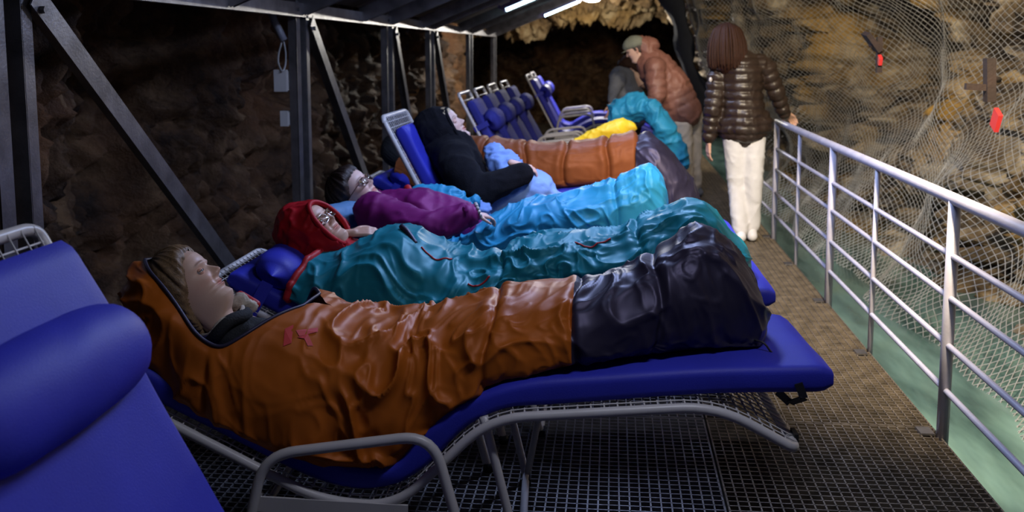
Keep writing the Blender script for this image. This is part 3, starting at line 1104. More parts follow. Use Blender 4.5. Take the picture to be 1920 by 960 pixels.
def lounger(label, x0, y0, rz, upright=False, mm=M_mat, pillow=0.80, detail=True, hw=HW, mp=None, pn=0.085, armz=None, group='blue padded loungers in a row'):
    root = thing('lounger', label, 'lounger', (x0, y0, 0), group, rz, world=False)
    fp = UP if upright else LYING
    mp = mp or (UP_M if upright else LYING_M)
    p, T, Nn = path_frame(fp, 0.10, 0.03)
    # tube frame as one closed loop, corners rounded
    side = [np.array([q[0], -hw, q[1]]) for q in p]
    loop = side + [np.array([q[0], hw, q[1]]) for q in p[::-1]]
    corner = []
    L = len(p)
    for k, q in enumerate(loop):
        corner.append(q)
    cl = []
    r = 0.05
    for k in range(2 * L):
        if k in (0, L - 1, L, 2 * L - 1):
            a, b, c = corner[k - 1], corner[k], corner[(k + 1) % (2 * L)]
            pa, pc = b + nrm(a - b) * min(r, np.linalg.norm(a - b) * .9), b + nrm(c - b) * r
            for t in np.linspace(0, 1, 6):
                cl.append((1 - t) ** 2 * pa + 2 * t * (1 - t) * b + t * t * pc)
        else:
            cl.append(corner[k])
    MB().tube(cl, 0.0140, 10, closed=True).build('frame', M_frame, root)
    # wire mesh between the tubes
    mb = MB()
    q, T2, N2 = path_frame(fp, 0.10, 0.036 if detail else 0.07)
    for i in range(1, len(q) - 1):
        o = N2[i] * 0.010
        mb.tube([(q[i, 0] + o[0] * 0.2, -hw + 0.002, q[i, 1] + o[1] * 0.2), (q[i, 0] + o[0], -hw + 0.02, q[i, 1] + o[1]), (q[i, 0] + o[0], hw - 0.02, q[i, 1] + o[1]), (q[i, 0] + o[0] * 0.2, hw - 0.002, q[i, 1] + o[1] * 0.2)], 0.0027 if detail else 0.004, 5)
    if detail:
        for yy_ in np.linspace(-hw + 0.025, hw - 0.025, 15):
            mb.tube([(q[i, 0] + N2[i, 0] * 0.013, yy_, q[i, 1] + N2[i, 1] * 0.013) for i in range(len(q))], 0.0020, 4)
    wm = mb.build('wire_mesh', M_frame, root)
    wm['kind'] = 'stuff'
    # arm rests: bent tube loops standing on the floor
    for s in (-1, 1):
        pts = [(-1.02, s * (hw + 0.03), 0.012), (-0.945, s * (hw + 0.03), 0.335 if not upright else (armz or 0.52) - 0.05), (-0.49, s * (hw + 0.03), 0.400 if not upright else (armz or 0.52)), (-0.385, s * (hw + 0.03), 0.012)]
        arm = MB().tube(resample(round_poly(pts, 0.085, 8), 0.02), 0.0145, 10).build('armrest', M_frame, root)
        mb = MB()
        mb.bar((-0.985, s * (hw + 0.012), 0.19), (-0.56, s * (hw + 0.012), 0.172), 0.008, 0.042)
        mb.build('side_plate', M_frame, arm, False)
        mb = MB()
        mb.tube([(-0.98, s * (hw + 0.03), 0.215), (-0.965, s * (hw - 0.0), 0.215)], 0.009, 8)
        mb.build('bolt', M_frame, arm)
        for q_ in (pts[0], pts[-1]):
            MB().tube([(q_[0], q_[1], 0.0), (q_[0], q_[1], 0.03)], 0.018, 10).build('rubber_foot', M_black, arm)
    # bent leg under the calf part
    zt = 0.43 if not upright else 0.36
    leg = MB()
    leg.tube(resample(round_poly([(-0.355, -hw + 0.03, zt), (-0.255, -hw + 0.03, 0.016), (-0.255, hw - 0.03, 0.016), (-0.355, hw - 0.03, zt)], 0.05, 6), 0.03), 0.0125, 9)
    lo = leg.build('leg', M_frame, root)
    for s in (-1, 1):
        MB().box((-0.255, s * (hw - 0.06), 0.012), (0.035, 0.05, 0.024)).build('rubber_foot', M_black, lo, False)
    MB().tube([(-0.25, hw - 0.05, 0.03), (-0.17, hw - 0.05, zt + 0.02)], 0.011, 8).build('leg', M_frame, root)
    MB().tube([(-1.0, -hw - 0.01, 0.10), (-1.0, hw + 0.01, 0.10)], 0.011, 8).build('crossbar', M_frame, root)
    # black end caps at the foot of the frame
    for s in (-1, 1):
        MB().box((fp[-1][0] + 0.012, s * (hw - 0.08), fp[-1][1] + 0.004), (0.012, 0.05, 0.035)).build('end_cap', M_black, root, False)
    # mattress, pillow and straps
    mo = mattress_mesh(mp, hw - 0.030, 0.036, x0 + y0).build('mattress', mm, root, True, 50)
    a, b = np.array(mp[-2]), np.array(mp[-1])
    d = (b - a) / np.linalg.norm(b - a)
    c = b - d * 0.075
    hm = hw - 0.028
    sp = [(c[0] - 0.02, -hm - 0.003, c[1] - 0.005), (c[0] - 0.005, -hm - 0.006, c[1] - 0.045), (c[0] - 0.03, -hm + 0.04, c[1] - 0.075), (c[0] - 0.06, -hm + 0.06, c[1] - 0.05)]
    mb = MB()
    for i in range(3):
        mb.bar(sp[i], sp[i + 1], 0.022, 0.004, (0, 1, 0.4))
    mb.build('strap', M_black, mo, False)
    if pillow:
        a, b = np.array(mp[0]), np.array(mp[1])
        d = (b - a) / np.linalg.norm(b - a)
        n_ = np.array([-d[1], d[0]])
        c = a + d * np.linalg.norm(b - a) * (1 - pillow) + n_ * pn
        po = bolster(c, 2 * hw - 0.07, 0.10, math.atan2(-d[1], d[0]), 3 + y0, 0.72).build('pillow', mm, root)
        cs = c - n_ * pn
        for s in (-1, 1):
            mb = MB()
            q0 = cs + n_ * 0.06
            q1 = cs - n_ * 0.065
            mb.bar((q0[0], s * (hw - 0.022), q0[1]), (q1[0], s * (hw + 0.016), q1[1]), 0.045, 0.004, (0, 1, 0))
            mb.build('pillow_strap', mm, po, False)
    return root


def copy_tree(o, parent=None):
    c = o.copy()
    COL.objects.link(c)
    c.parent = parent
    for ch in o.children:
        copy_tree(ch, c)
    return c


L0 = lounger('empty blue padded lounger with round bolster, cut by the left edge', 0.22, 1.60, 0.0, True, M_mat, 0.725, mp=[(-1.352, 1.025)] + UP_M[1:], pn=0.05, armz=0.37, hw=0.345)
L1 = lounger('blue padded lounger under the rust orange sleeping bag', 0.0, 2.885, 0.06, False, M_mat, 0)
L2 = lounger('blue padded lounger under the red hooded woman and teal bag', 0.0, 3.80, 0.015, False, M_mat, 0.80)
L3 = lounger('blue padded lounger under the woman in plum jacket', 0.0, 4.72, 0.0, False, M_mat, 0)
L4 = lounger('raised blue padded lounger behind the person in black fleece', 0.17, 5.63, 0.0, True, M_mat, 0.22)
L5 = lounger('blue padded lounger under the brown sleeping bag', -0.12, 6.54, 0.0, False, M_mat, 0.78)
L6 = lounger('blue padded lounger beneath the yellow jacket', -0.06, 7.46, 0.0, False, M_mat, 0.7, False)
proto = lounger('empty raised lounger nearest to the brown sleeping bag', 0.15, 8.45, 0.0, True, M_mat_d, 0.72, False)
for (x, y, lb, mm_) in ((0.15, 9.40, 'second empty raised lounger behind the brown sleeping bag', None), (0.15, 10.38, 'third empty raised lounger behind the brown sleeping bag', None),
                        (0.17, 11.35, 'fourth empty raised lounger behind the brown sleeping bag', None), (0.20, 14.3, 'bright blue empty raised lounger of the far pair', M_mat), (0.15, 15.7, 'farthest empty raised lounger against the dark hollow', M_mat)):
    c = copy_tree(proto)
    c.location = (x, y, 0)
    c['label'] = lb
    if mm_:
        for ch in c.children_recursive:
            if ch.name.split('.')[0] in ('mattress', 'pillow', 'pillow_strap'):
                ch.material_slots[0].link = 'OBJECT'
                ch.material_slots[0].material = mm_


def mat_z(x, L=LYING_M):
    """top of the mattress above x for a lying lounger"""
    return np.interp(x, [q[0] for q in L], [q[1] for q in L]) + 0.040


# ---------------------------------------------------------------- sleeping bags
class Bag:
    """cloth tube lofted over stations along x; u runs round it from the top over the near side"""

    def __init__(self, st, ky, ns, nu, seed, amp, fold, seams=(), shear=0.0, rim_shear=None, sig=0.03, zwide=0.35, ex=0.75, foot=True, flat=None, tension=None, fine=0.30):
        st = np.array(st, float)       # x, yc, halfwidth, zb, zt, alpha(deg)
        x = np.linspace(st[0, 0], st[-1, 0], ns)
        c = [sinterp(x, st[:, 0], st[:, k], sig) for k in range(1, 6)]
        yc, w, zb, zt, al = c
        alf = sinterp(x, st[:, 0], st[:, 6], sig) if st.shape[1] > 6 else c[4]
        alf = np.radians(np.clip(alf, 0, 170))
        al = np.radians(np.clip(al, 0, 170))
        u = np.linspace(0, 1, nu)
        ph = al[:, None] + (2 * PI - al[:, None] - alf[:, None]) * u[None, :]
        Xs = np.repeat(x[:, None], nu, 1)
        sn, cs = np.sin(ph), np.cos(ph)
        h = (zt - zb)[:, None]
        zm = zb[:, None] + zwide * h
        Yy = yc[:, None] + ky * Xs - w[:, None] * np.sign(sn) * np.abs(sn) ** ex
        Zz = np.where(cs > 0, zm + (zt[:, None] - zm) * np.abs(cs) ** 0.9, zm - (zm - zb[:, None]) * np.abs(cs) ** 0.45)
        Xs = Xs + shear * (Zz - zb[:, None])
        if rim_shear is not None:
            fade = np.clip(1 - (x - x[0]) / rim_shear[1], 0, 1)[:, None]
            Xs = Xs + rim_shear[0] * (Zz - zb[:, None]) * fade + rim_shear[2] * (sn > 0) * np.abs(sn) * fade
        G = np.stack([Xs, Yy, Zz], -1)
        nrmv = self.normals(G)
        # folds
        s_ = Xs
        q = P3(s_ * fold[0] + 0.55 * np.sin(ph * 1.0 + 1.0) * fold[2], np.cos(ph) * fold[1] + 3, np.sin(ph) * fold[1])
        q = q + 0.55 * np.stack([vn(q * 0.7, seed + 1), vn(q * 0.7, seed + 2), vn(q * 0.7, seed + 3)], -1)
        a = 1 - np.abs(vn(q, seed + 4)) * 1.15
        b = 1 - np.abs(vn(q * np.array([2.3, 1.6, 1.6]) + 4.1, seed + 5)) * 1.15
        a, b = np.clip(a, 0, 1), np.clip(b, 0, 1)
        b2_ = 1 - np.clip(np.abs(vn(np.stack([s_ * 15 + 6 * Zz, Yy * 9, Zz * 9 - 5 * s_], -1) + 1.2 * vn(q * 1.3, seed + 8)[..., None], seed + 7)) * 1.2, 0, 1)
        c_ = vn(np.stack([s_ * 3.2, Yy * 4, Zz * 4], -1), seed + 6)
        amt = 1.0 if tension is None else sinterp(x, tension[0], tension[1], 0.03)[:, None]
        d = amp * amt * ((a ** 3.0 - 0.35) + 0.55 * (b ** 2.8 - 0.35) + fine * (b2_ ** 3 - 0.3)) + amp * 0.45 * c_
        for (sx, wd, dp) in seams:
            e = (x[:, None] - sx + 0.012 * np.sin(ph * 3 + sx * 9))
            d = d - dp * np.exp(-(e / wd) ** 2) + 0.45 * dp * np.exp(-((np.abs(e) - 3 * wd) / (2 * wd)) ** 2)
            # little pleats run out of the seam
            d = d + 0.22 * dp * np.exp(-(e / (wd * 5)) ** 2) * vn(P3(cs * 6, sx * 5, sn * 6), seed + 9)
        if st.shape[1] > 6:
            dr = np.minimum(u[None, :], 1 - u[None, :]) + 0 * x[:, None]
            op = np.clip((al + alf)[:, None] / 0.3, 0, 1)
            d = d * (1 - op * np.exp(-(dr / 0.03) ** 2))
        under = np.clip((-cs - 0.25) / 0.4, 0, 1)
        d = d * (1 - under)
        G = G + nrmv * d[..., None]
        if foot:
            # the tube closes over the last stations
            m = 9
            for k in range(m):
                i = ns - 1 - k
                t = k / m
                f = math.sqrt(max(1 - (1 - t) ** 2, 0.0008))
                cc = np.array([G[i, :, 0].mean(), G[i, :, 1].mean(), zb[i] + 0.42 * (zt[i] - zb[i])])
                cx_ = G[ns - 1 - m, :, 0].copy()
                G[i, :, 1:] = cc[1:] + (G[i, :, 1:] - cc[1:]) * f
        self.G = G
        self.N = self.normals(G)
        self.x = x
        self.nu = nu
        self.al = al

    @staticmethod
    def normals(G):
        a = np.gradient(G, axis=0)
        b = np.gradient(G, axis=1)
        n = np.cross(a, b)
        n = n / np.maximum(np.linalg.norm(n, axis=-1, keepdims=True), 1e-9)
        # outward: away from the centre line
        c = G.mean(1, keepdims=True)
        sgn = np.sign(np.median(((G - c) * n).sum(-1)))
        n = n * (sgn if sgn else 1)
        same = np.linalg.norm(G[:, 0] - G[:, -1], axis=-1) < 0.012
        av = n[:, 0] + n[:, -1]
        av = av / np.maximum(np.linalg.norm(av, axis=-1, keepdims=True), 1e-9)
        n[same, 0] = av[same]
        n[same, -1] = av[same]
        return n

    def part(self, name, mat, parent, x0, x1, off=0.0, rev=False):
        i = np.where((self.x >= x0) & (self.x <= x1))[0]
        a, b = max(i[0] - 1, 0), i[-1] + 1
        G = self.G[a:b] + self.N[a:b] * off
        return MB().grid(G).build(name, mat, parent)

    def pos(self, fi, fu, off=0.0):
        fi, fu = np.asarray(fi, float), np.asarray(fu, float)
        i = np.clip(np.floor(fi).astype(int), 0, len(self.x) - 2)
        j = np.clip(np.floor(fu).astype(int), 0, self.nu - 2)
        a, b = (fi - i)[..., None], (fu - j)[..., None]
        H = self.G + self.N * off
        return (H[i, j] * (1 - a) * (1 - b) + H[i + 1, j] * a * (1 - b) + H[i, j + 1] * (1 - a) * b + H[i + 1, j + 1] * a * b)

    def print_poly(self, mb, cx_, cu, polys, sx, su):
        """flat print: polygons in (-1..1) laid on the cloth"""
        fi0 = np.interp(cx_, self.x, np.arange(len(self.x)))
        for pl in polys:
            pts = np.array(pl, float)
            n = len(pts)
            v = self.pos(fi0 + pts[:, 0] * sx, cu * (self.nu - 1) + pts[:, 1] * su, 0.003)
            mb.add(v, [tuple(range(n))])


# 1 rust orange bag with a navy foot part (near woman)
K1 = 0.06
Y1 = 2.885
OST = [  # x, yc, hw, zb, zt, alpha
    (-1.40, Y1 + .00, .09, .60, .78, 0), (-1.37, Y1 + .0, .17, .565, .80, 5), (-1.335, Y1, .225, .54, .83, 22), (-1.29, Y1, .25, .51, .85, 40), (-1.24, Y1, .265, .47, .868, 50), (-1.18, Y1, .285, .435, .85, 58),
    (-1.12, Y1, .30, .395, .81, 66), (-1.05, Y1, .31, .355, .76, 64), (-0.98, Y1, .315, .32, .715, 42), (-0.93, Y1, .317, .295, .69, 20), (-0.87, Y1, .317, .275, .675, 0), (-0.80, Y1, .315, .255, .645, 0),
    (-0.70, Y1, .31, .245, .63, 0), (-0.57, Y1, .30, .26, .62, 0), (-0.45, Y1, .275, .375, .665, 0), (-0.32, Y1, .265, .50, .71, 0), (-0.10, Y1, .25, .545, .735, 0),
    (-0.06, Y1, .245, .55, .745, 0), (0.08, Y1 + .01, .225, .56, .795, 0), (0.15, Y1 + .015, .215, .563, .835, 0), (0.24, Y1 + .02, .195, .566, .915, 0), (0.32, Y1 + .02, .18, .568, .885, 0),
    (0.40, Y1 + .02, .16, .57, .80, 0), (0.46, Y1 + .02, .125, .572, .70, 0)]
FAR = {-1.37: 20, -1.335: 62, -1.29: 95, -1.24: 108, -1.18: 112, -1.12: 108, -1.05: 92, -0.98: 54, -0.93: 22}
OST = [q + (FAR.get(q[0], 0),) for q in OST]
bag1 = Bag(OST, K1, 380, 230, 101, 0.024, (8.0, 1.5, 0.7), [(-1.08, .008, .006), (-0.335, .009, .012), (-0.10, .008, .012), (0.13, .009, .012)], 0.0, None, 0.02, 0.28, 0.68,
           tension=([-1.5, -1.12, -0.97, -0.86, -0.75, -0.5, -0.3, -0.1, 0.1, 0.5], [0.75, 0.9, 0.25, 0.35, 1.15, 1.2, 0.45, 0.45, 0.6, 0.75]))
b1 = thing('sleeping_bag', 'rust orange satin sleeping bag with black navy foot end, nearest', 'sleeping bag', (-0.5, Y1, 0.3), 'sleeping bags')
cl1 = bag1.part('cover', M_orange, b1, -1.6, -0.10)
ft1 = bag1.part('foot_section', M_navy, b1, -0.10, 0.6)
ft1['label'] = 'black navy foot section'
ln = bag1.part('lining', M_navy, b1, -1.37, -0.955, -0.014)
ln['label'] = 'navy lining at the face opening'
i0, i1 = np.searchsorted(bag1.x, -1.365), np.searchsorted(bag1.x, -0.88)
rim = np.concatenate([bag1.G[i0:i1, 0], bag1.G[i0:i1, -1][::-1]])
MB().tube(rim[::2], 0.0055, 7, closed=True).build('piping', M_navy, b1)
mb = MB()
bag1.print_poly(mb, -0.86, 0.085, [[(-1, -.9), (-.55, -.9), (-.35, .9), (-.8, .9)], [(-.3, -.2), (.9, -.95), (1.0, -.6), (0, .35)], [(-.1, .45), (.45, 0), (1.0, .75), (.65, .95), (.35, .5)]], 8.5, 5.2)
mb.build('logo', M_redprint, cl1, False)['label'] = 'small red logo print'
e = bag1.G[-12, 62]
MB().tube(resample(round_poly([e, e + [0.025, -0.02, 0.0], e + [0.045, -0.025, -0.03], e + [0.07, -0.03, -0.035]], 0.02), 0.008), 0.0028, 6).build('drawcord', M_black, b1)

# 2 teal bag (red hooded woman)
Y2 = 3.80


def tops(px, Y, off=0.0):
    P = np.array([at(a, b, Y) for a, b in px])
    return P[:, 0], P[:, 2] + off


tx, tz = tops([(640, 462), (700, 428), (760, 430), (830, 466), (900, 485), (960, 458), (1010, 441), (1100, 446), (1180, 430), (1235, 400), (1280, 376), (1320, 380), (1370, 425), (1400, 475)], Y2)
xs2 = [-1.17, -1.08, -0.98, -0.88, -0.75, -0.62, -0.5, -0.38, -0.25, -0.1, 0.05, 0.15, 0.23, 0.31, 0.40, 0.48, 0.53]
ST2 = []
for x in xs2:
    zt = float(np.interp(x, tx, tz))
    zb = float(mat_z(x)) - 0.005
    hw_ = np.interp(x, [-1.2, -0.9, -0.4, 0.1, 0.35, 0.53], [.30, .30, .28, .235, .20, .15])
    ST2.append((x, Y2, hw_, zb, max(zt, zb + 0.12), 0))
bag2 = Bag(ST2, 0.015, 340, 210, 211, 0.027, (7.0, 1.8, 1.2), [(-0.42, .010, .012), (0.10, .010, .014)], 0.0, (0.30, 0.55, -0.03), 0.025, 0.32, 0.7,
           tension=([-1.3, -0.9, -0.5, 0.0, 0.5], [0.35, 0.8, 1.25, 1.1, 0.8]), fine=0.16)
b2 = thing('sleeping_bag', 'teal satin sleeping bag with red collar over the red hooded woman', 'sleeping bag', (-0.4, Y2, 0.3), 'sleeping bags')
cv2 = bag2.part('cover', M_teal, b2, -2, 2)
MB().tube(bag2.G[0, :-1][::2] + np.array([0.003, 0, 0]), 0.014, 8, closed=True).build('collar', M_redlin, b2)['label'] = 'red padded collar edge'
bag2.part('lining', M_redlin, b2, -2, -0.8, -0.012)['label'] = 'red lining'
mb = MB()
bag2.print_poly(mb, -0.90, 0.300, [[(-1, -.9), (-.5, -.9), (-.3, .9), (-.75, .9)], [(-.3, -.2), (.9, -.95), (1.0, -.6), (0, .35)], [(-.1, .45), (.45, 0), (1.0, .75), (.65, .95), (.35, .5)]], 9, 5.2)
mb.build('logo', M_redprint, cv2, False)['label'] = 'small red logo print'
# zip edge with red piping, folded along the upper side
for xa, xb, u0 in ((-0.74, -0.60, 10), (-0.16, 0.0, 12), (-0.52, -0.44, 30)):
    zi = np.linspace(np.interp(xa, bag2.x, np.arange(340)), np.interp(xb, bag2.x, np.arange(340)), 24)
    MB().tube(bag2.pos(zi, u0 + 3 * np.sin(np.linspace(0, 3, 24)), 0.002), 0.0035, 6).build('zip_edge', M_redlin, cv2)
# 3 teal bag, blue lamp light in its colour (woman in plum jacket)
Y3 = 4.72
tx, tz = tops([(800, 445), (890, 408), (960, 388), (1030, 366), (1100, 356), (1170, 333), (1215, 301), (1240, 320), (1258, 352)], Y3)
xs3 = [-0.92, -0.80, -0.68, -0.55, -0.42, -0.28, -0.12, 0.02, 0.10, 0.165, 0.22, 0.27]
ST3 = []
for x in xs3:
    zt = float(np.interp(x, tx, tz))
    zb = float(mat_z(x)) - 0.005
    hw_ = np.interp(x, [-0.92, -0.5, 0.0, 0.27], [.29, .28, .22, .16])
    ST3.append((x, Y3, hw_, zb, max(zt, zb + 0.14), 0))
bag3 = Bag(ST3, 0.0, 320, 200, 307, 0.024, (8.0, 1.5, 2.0), [(0.02, .010, .010)], 0.0, (0.40, 0.45, 0.0), 0.02, 0.32, 0.72,
           tension=([-1, -0.6, -0.2, 0.3], [1.3, 1.2, 0.8, 0.55]), fine=0.10)
b3 = thing('sleeping_bag', 'teal satin sleeping bag with blue lamp light in its colour, over the legs of the woman in plum', 'sleeping bag', (-0.3, Y3, 0.3), 'sleeping bags')
bag3.part('cover', M_teal_lit, b3, -2, 2)
bag3.part('lining', M_teal, b3, -2, -0.5, -0.012)

# 5 brown bag far behind with a navy foot end hanging over
Y5 = 6.54
tx, tz = tops([(760, 300), (880, 252), (960, 262), (1040, 270), (1120, 262), (1190, 246), (1210, 240)], Y5)
ST5 = []
for x in [-1.40, -1.2, -0.98, -0.80, -0.62, -0.42, -0.22, -0.02, 0.12, 0.19]:
    zt = float(np.interp(x, tx, tz))
    zb = float(mat_z(x + 0.06)) - 0.005
    ST5.append((x, Y5, np.interp(x, [-1.4, -0.6, 0.2], [.25, .27, .24]), zb, max(zt, zb + 0.14), 0))
bag5 = Bag(ST5, 0.0, 240, 140, 409, 0.014, (5.5, 2.2, 0.3), [(-0.83, .012, .02), (-0.56, .012, .02), (-0.30, .012, .02), (-0.03, .012, .02)], 0.0, None, 0.02, 0.40, 0.55, tension=([-2, 2], [0.45, 0.45]), fine=0.25)
b5 = thing('sleeping_bag', 'brown quilted sleeping bag lying flat behind the person in black fleece', 'sleeping bag', (-0.4, Y5, 0.3), 'sleeping bags')
bag5.part('cover', M_brown, b5, -2, 2)
STf = []
for (x, zb, zt, w) in ((0.15, .56, .84, .25), (0.22, .46, .885, .29), (0.30, .34, .84, .315), (0.38, .26, .755, .32), (0.46, .20, .67, .31), (0.53, .16, .58, .28), (0.59, .14, .48, .20)):
    STf.append((x, Y5, w, zb, zt, 0))
bagf = Bag(STf, 0.0, 110, 110, 431, 0.016, (6, 1.5, 0.8), (), 0.0, None, 0.02, 0.45, 0.6)
bagf.part('foot_section', M_navy, b5, -2, 2)['label'] = 'dark navy foot end hanging over the lounger'

# ---------------------------------------------------------------- people
ZF = [-.13, -.10, -.06, -.035, -.022, -.012, -.004, .004, .014, .026, .036, .046, .053, .060, .070, .080, .10, .115, .130, .150, .170, .190, .205, .217, .2255]
YF = [.045, .042, .035, .034, .042, .060, .073, .080, .084, .083, .0785, .083, .081, .085, .084, .0855, .0875, .088, .0935, .0955, .0925, .080, .062, .038, .004]
ZB = [-.13, -.08, -.03, 0, .03, .06, .10, .14, .17, .19, .205, .217, .2255]
YB = [-.062, -.056, -.055, -.058, -.066, -.080, -.0955, -.100, -.093, -.080, -.063, -.040, -.006]
ZW = [-.13, -.08, -.03, -.012, 0, .02, .05, .08, .11, .14, .17, .19, .205, .217, .2255]
WW = [.060, .054, .051, .050, .050, .0545, .061, .0665, .0710, .0745, .0720, .0625, .0490, .031, .004]


def head_surface(zs, a, feat=True, jaw=1.0):
    z = zs[:, None] + 0 * a[None, :]
    yf = sinterp(z, ZF, YF, 0.0016)
    yb = sinterp(z, ZB, YB, 0.006)
    w = sinterp(z, ZW, WW, 0.006)
    w = w * np.interp(z, [0.0, 0.10], [jaw, 1.0])
    ca, sa = np.cos(a)[None, :] + 0 * z, np.sin(a)[None, :] + 0 * z
    ym = -0.012
    x = w * np.sign(sa) * np.abs(sa) ** 0.86
    y = np.where(ca > 0, ym + (yf - ym) * np.abs(ca) ** 0.82, ym + (yb - ym) * np.abs(ca) ** 0.92)
    tint = np.ones(z.shape + (3,))
    if feat:
        fr = np.clip(ca * 3, 0, 1)
        ax = np.abs(x)

        def gs(cx_, sx, cz_, sz):
            return np.exp(-((ax - cx_) / sx) ** 2 - ((z - cz_) / sz) ** 2)
        h = sinterp(z, [.066, .0705, .0745, .079, .084, .090, .100, .112, .124], [0, .003, .0135, .0235, .0255, .0225, .0150, .0065, 0], 0.0012)
        sg = np.interp(z, [.074, .085, .10, .125], [.0125, .0105, .0072, .0075])
        y = y + fr * h * np.exp(-(x / sg) ** 2)
        y = y + fr * (.0075 * gs(.0140, .0060, .0795, .0065) - .0125 * gs(.032, .0165, .1125, .0105) + .0045 * gs(.028, .022, .1295, .0065)
                      + .0055 * gs(.040, .018, .086, .018) + .0045 * np.exp(-(x / .019) ** 2 - ((z - .0585) / .0042) ** 2) + .0055 * np.exp(-(x / .017) ** 2 - ((z - .0465) / .0048) ** 2)
                      - .0050 * np.exp(-(x / .023) ** 2 - ((z - .0527) / .0019) ** 2) + .0045 * np.exp(-(x / .016) ** 2 - ((z - .014) / .011) ** 2) - .003 * gs(.024, .006, .066, .012))

        def mixc(m, c):
            nonlocal tint
            m = (m * fr)[..., None]
            tint = tint * (1 - m) + np.array(c) * m
        mixc(0.85 * np.clip(1.5 * np.exp(-(x / .021) ** 4 - ((z - .0525) / .0098) ** 4), 0, 1), (0.80, 0.45, 0.45))
        mixc(0.40 * gs(.043, .02, .082, .018), (1.0, 0.72, 0.70))
        mixc(0.35 * np.exp(-(x / .014) ** 2 - ((z - .082) / .01) ** 2), (1.0, 0.76, 0.72))
        bz = .1325 + .0035 * np.sin(np.clip((ax - .012) / .036, 0, 1) * PI)
        mixc(0.75 * np.exp(-((z - bz) / .0033) ** 2) * np.clip((ax - .010) / .006, 0, 1) * np.clip((.052 - ax) / .008, 0, 1), (0.30, 0.22, 0.17))
    return np.stack([x, y, z], -1), tint


def head_grid(feat=True, jaw=1.0):
    zs = np.r_[np.linspace(-.13, -.03, 10), np.linspace(-.025, .14, 110), np.linspace(.1435, .2255, 26)]
    t = np.linspace(-1, 1, 121)[:-1]
    a = PI * (0.5 * t + 0.5 * t ** 3)
    G, T = head_surface(zs, a, feat, jaw)
    return G, T, zs, a


class Head:
    def __init__(self, ref_local, ref_world, Fv, Uv, scale=1.0):
        U = nrm(Uv)
        Fw = nrm(np.asarray(Fv, float) - U * (np.asarray(Fv, float) @ U))
        R = np.cross(Fw, U)
        self.B = np.stack([R, Fw, U], 1) * scale
        self.s = scale
        self.o = np.asarray(ref_world, float) - self.B @ np.asarray(ref_local, float)

    def w(self, p):
        return np.asarray(p, float) @ self.B.T + self.o


def person_body(root, H, skin, bcaps, hands=(), jaw=1.0, ears=True, voxel=0.018):
    """head, neck, trunk, limbs and hands as one mesh"""
    V, Fc, TT = [], [], []
    n = 0
    if H is not None:
        G, T, zs, a = head_grid(True, jaw)
        k = G.shape[1]
        mb = MB().grid(G, True)
        mb.f.append(tuple((len(zs) - 1) * k + q for q in range(k))[::-1])
        V.append(H.w(mb.v[0]))
        Fc += [tuple(q + n for q in f) for f in mb.f]
        TT.append(T.reshape(-1, 3))
        n += len(V[-1])
        if ears:
            for s in (-1, 1):
                t_ = np.linspace(0, PI, 13)[:, None]
                p_ = np.linspace(0, 2 * PI, 20, endpoint=False)[None, :]
                E = np.stack([np.cos(t_) + 0 * p_, np.sin(t_) * np.cos(p_), np.sin(t_) * np.sin(p_)], -1)
                rr = np.sqrt(E[..., 1] ** 2 + E[..., 2] ** 2)
                ex = E[..., 0] * 0.0075 - np.where(E[..., 0] > 0, 0.008 * np.exp(-(rr / 0.5) ** 2), 0)
                ey = E[..., 1] * 0.0165 * (1 + 0.25 * E[..., 2])
                ez = E[..., 2] * 0.030
                tilt = 0.5
                L = np.stack([s * (0.0735 + ex * math.cos(tilt) - ey * math.sin(tilt) * 0.8), -0.016 + ey * math.cos(tilt) + 0 * ex, 0.094 + ez], -1)
                mb = MB().grid(L, True)
                V.append(H.w(mb.v[0]))
                Fc += [tuple(q + n for q in f) for f in mb.f]
                TT.append(np.tile([1.0, 0.85, 0.82], (len(V[-1]), 1)))
                n += len(V[-1])
    if bcaps:
        v, f, _ = blob(bcaps, (), voxel, 5)
        V.append(v)
        Fc += [tuple(q + n for q in p) for p in f]
        TT.append(np.ones((len(v), 3)))
        n += len(v)
    for hc in hands:
        v, f, _ = blob(hc, (), 0.0042, 2)
        V.append(v)
        Fc += [tuple(q + n for q in p) for p in f]
        TT.append(np.tile([1.0, 0.92, 0.9], (len(v), 1)))
        n += len(v)
    o = obj('body', np.concatenate(V), Fc, skin, root)
    T = np.concatenate(TT)
    at_ = o.data.color_attributes.new('tint', 'FLOAT_COLOR', 'POINT')
    at_.data.foreach_set('color', np.c_[T, np.ones(len(T))].ravel().astype(np.float32))
    return o


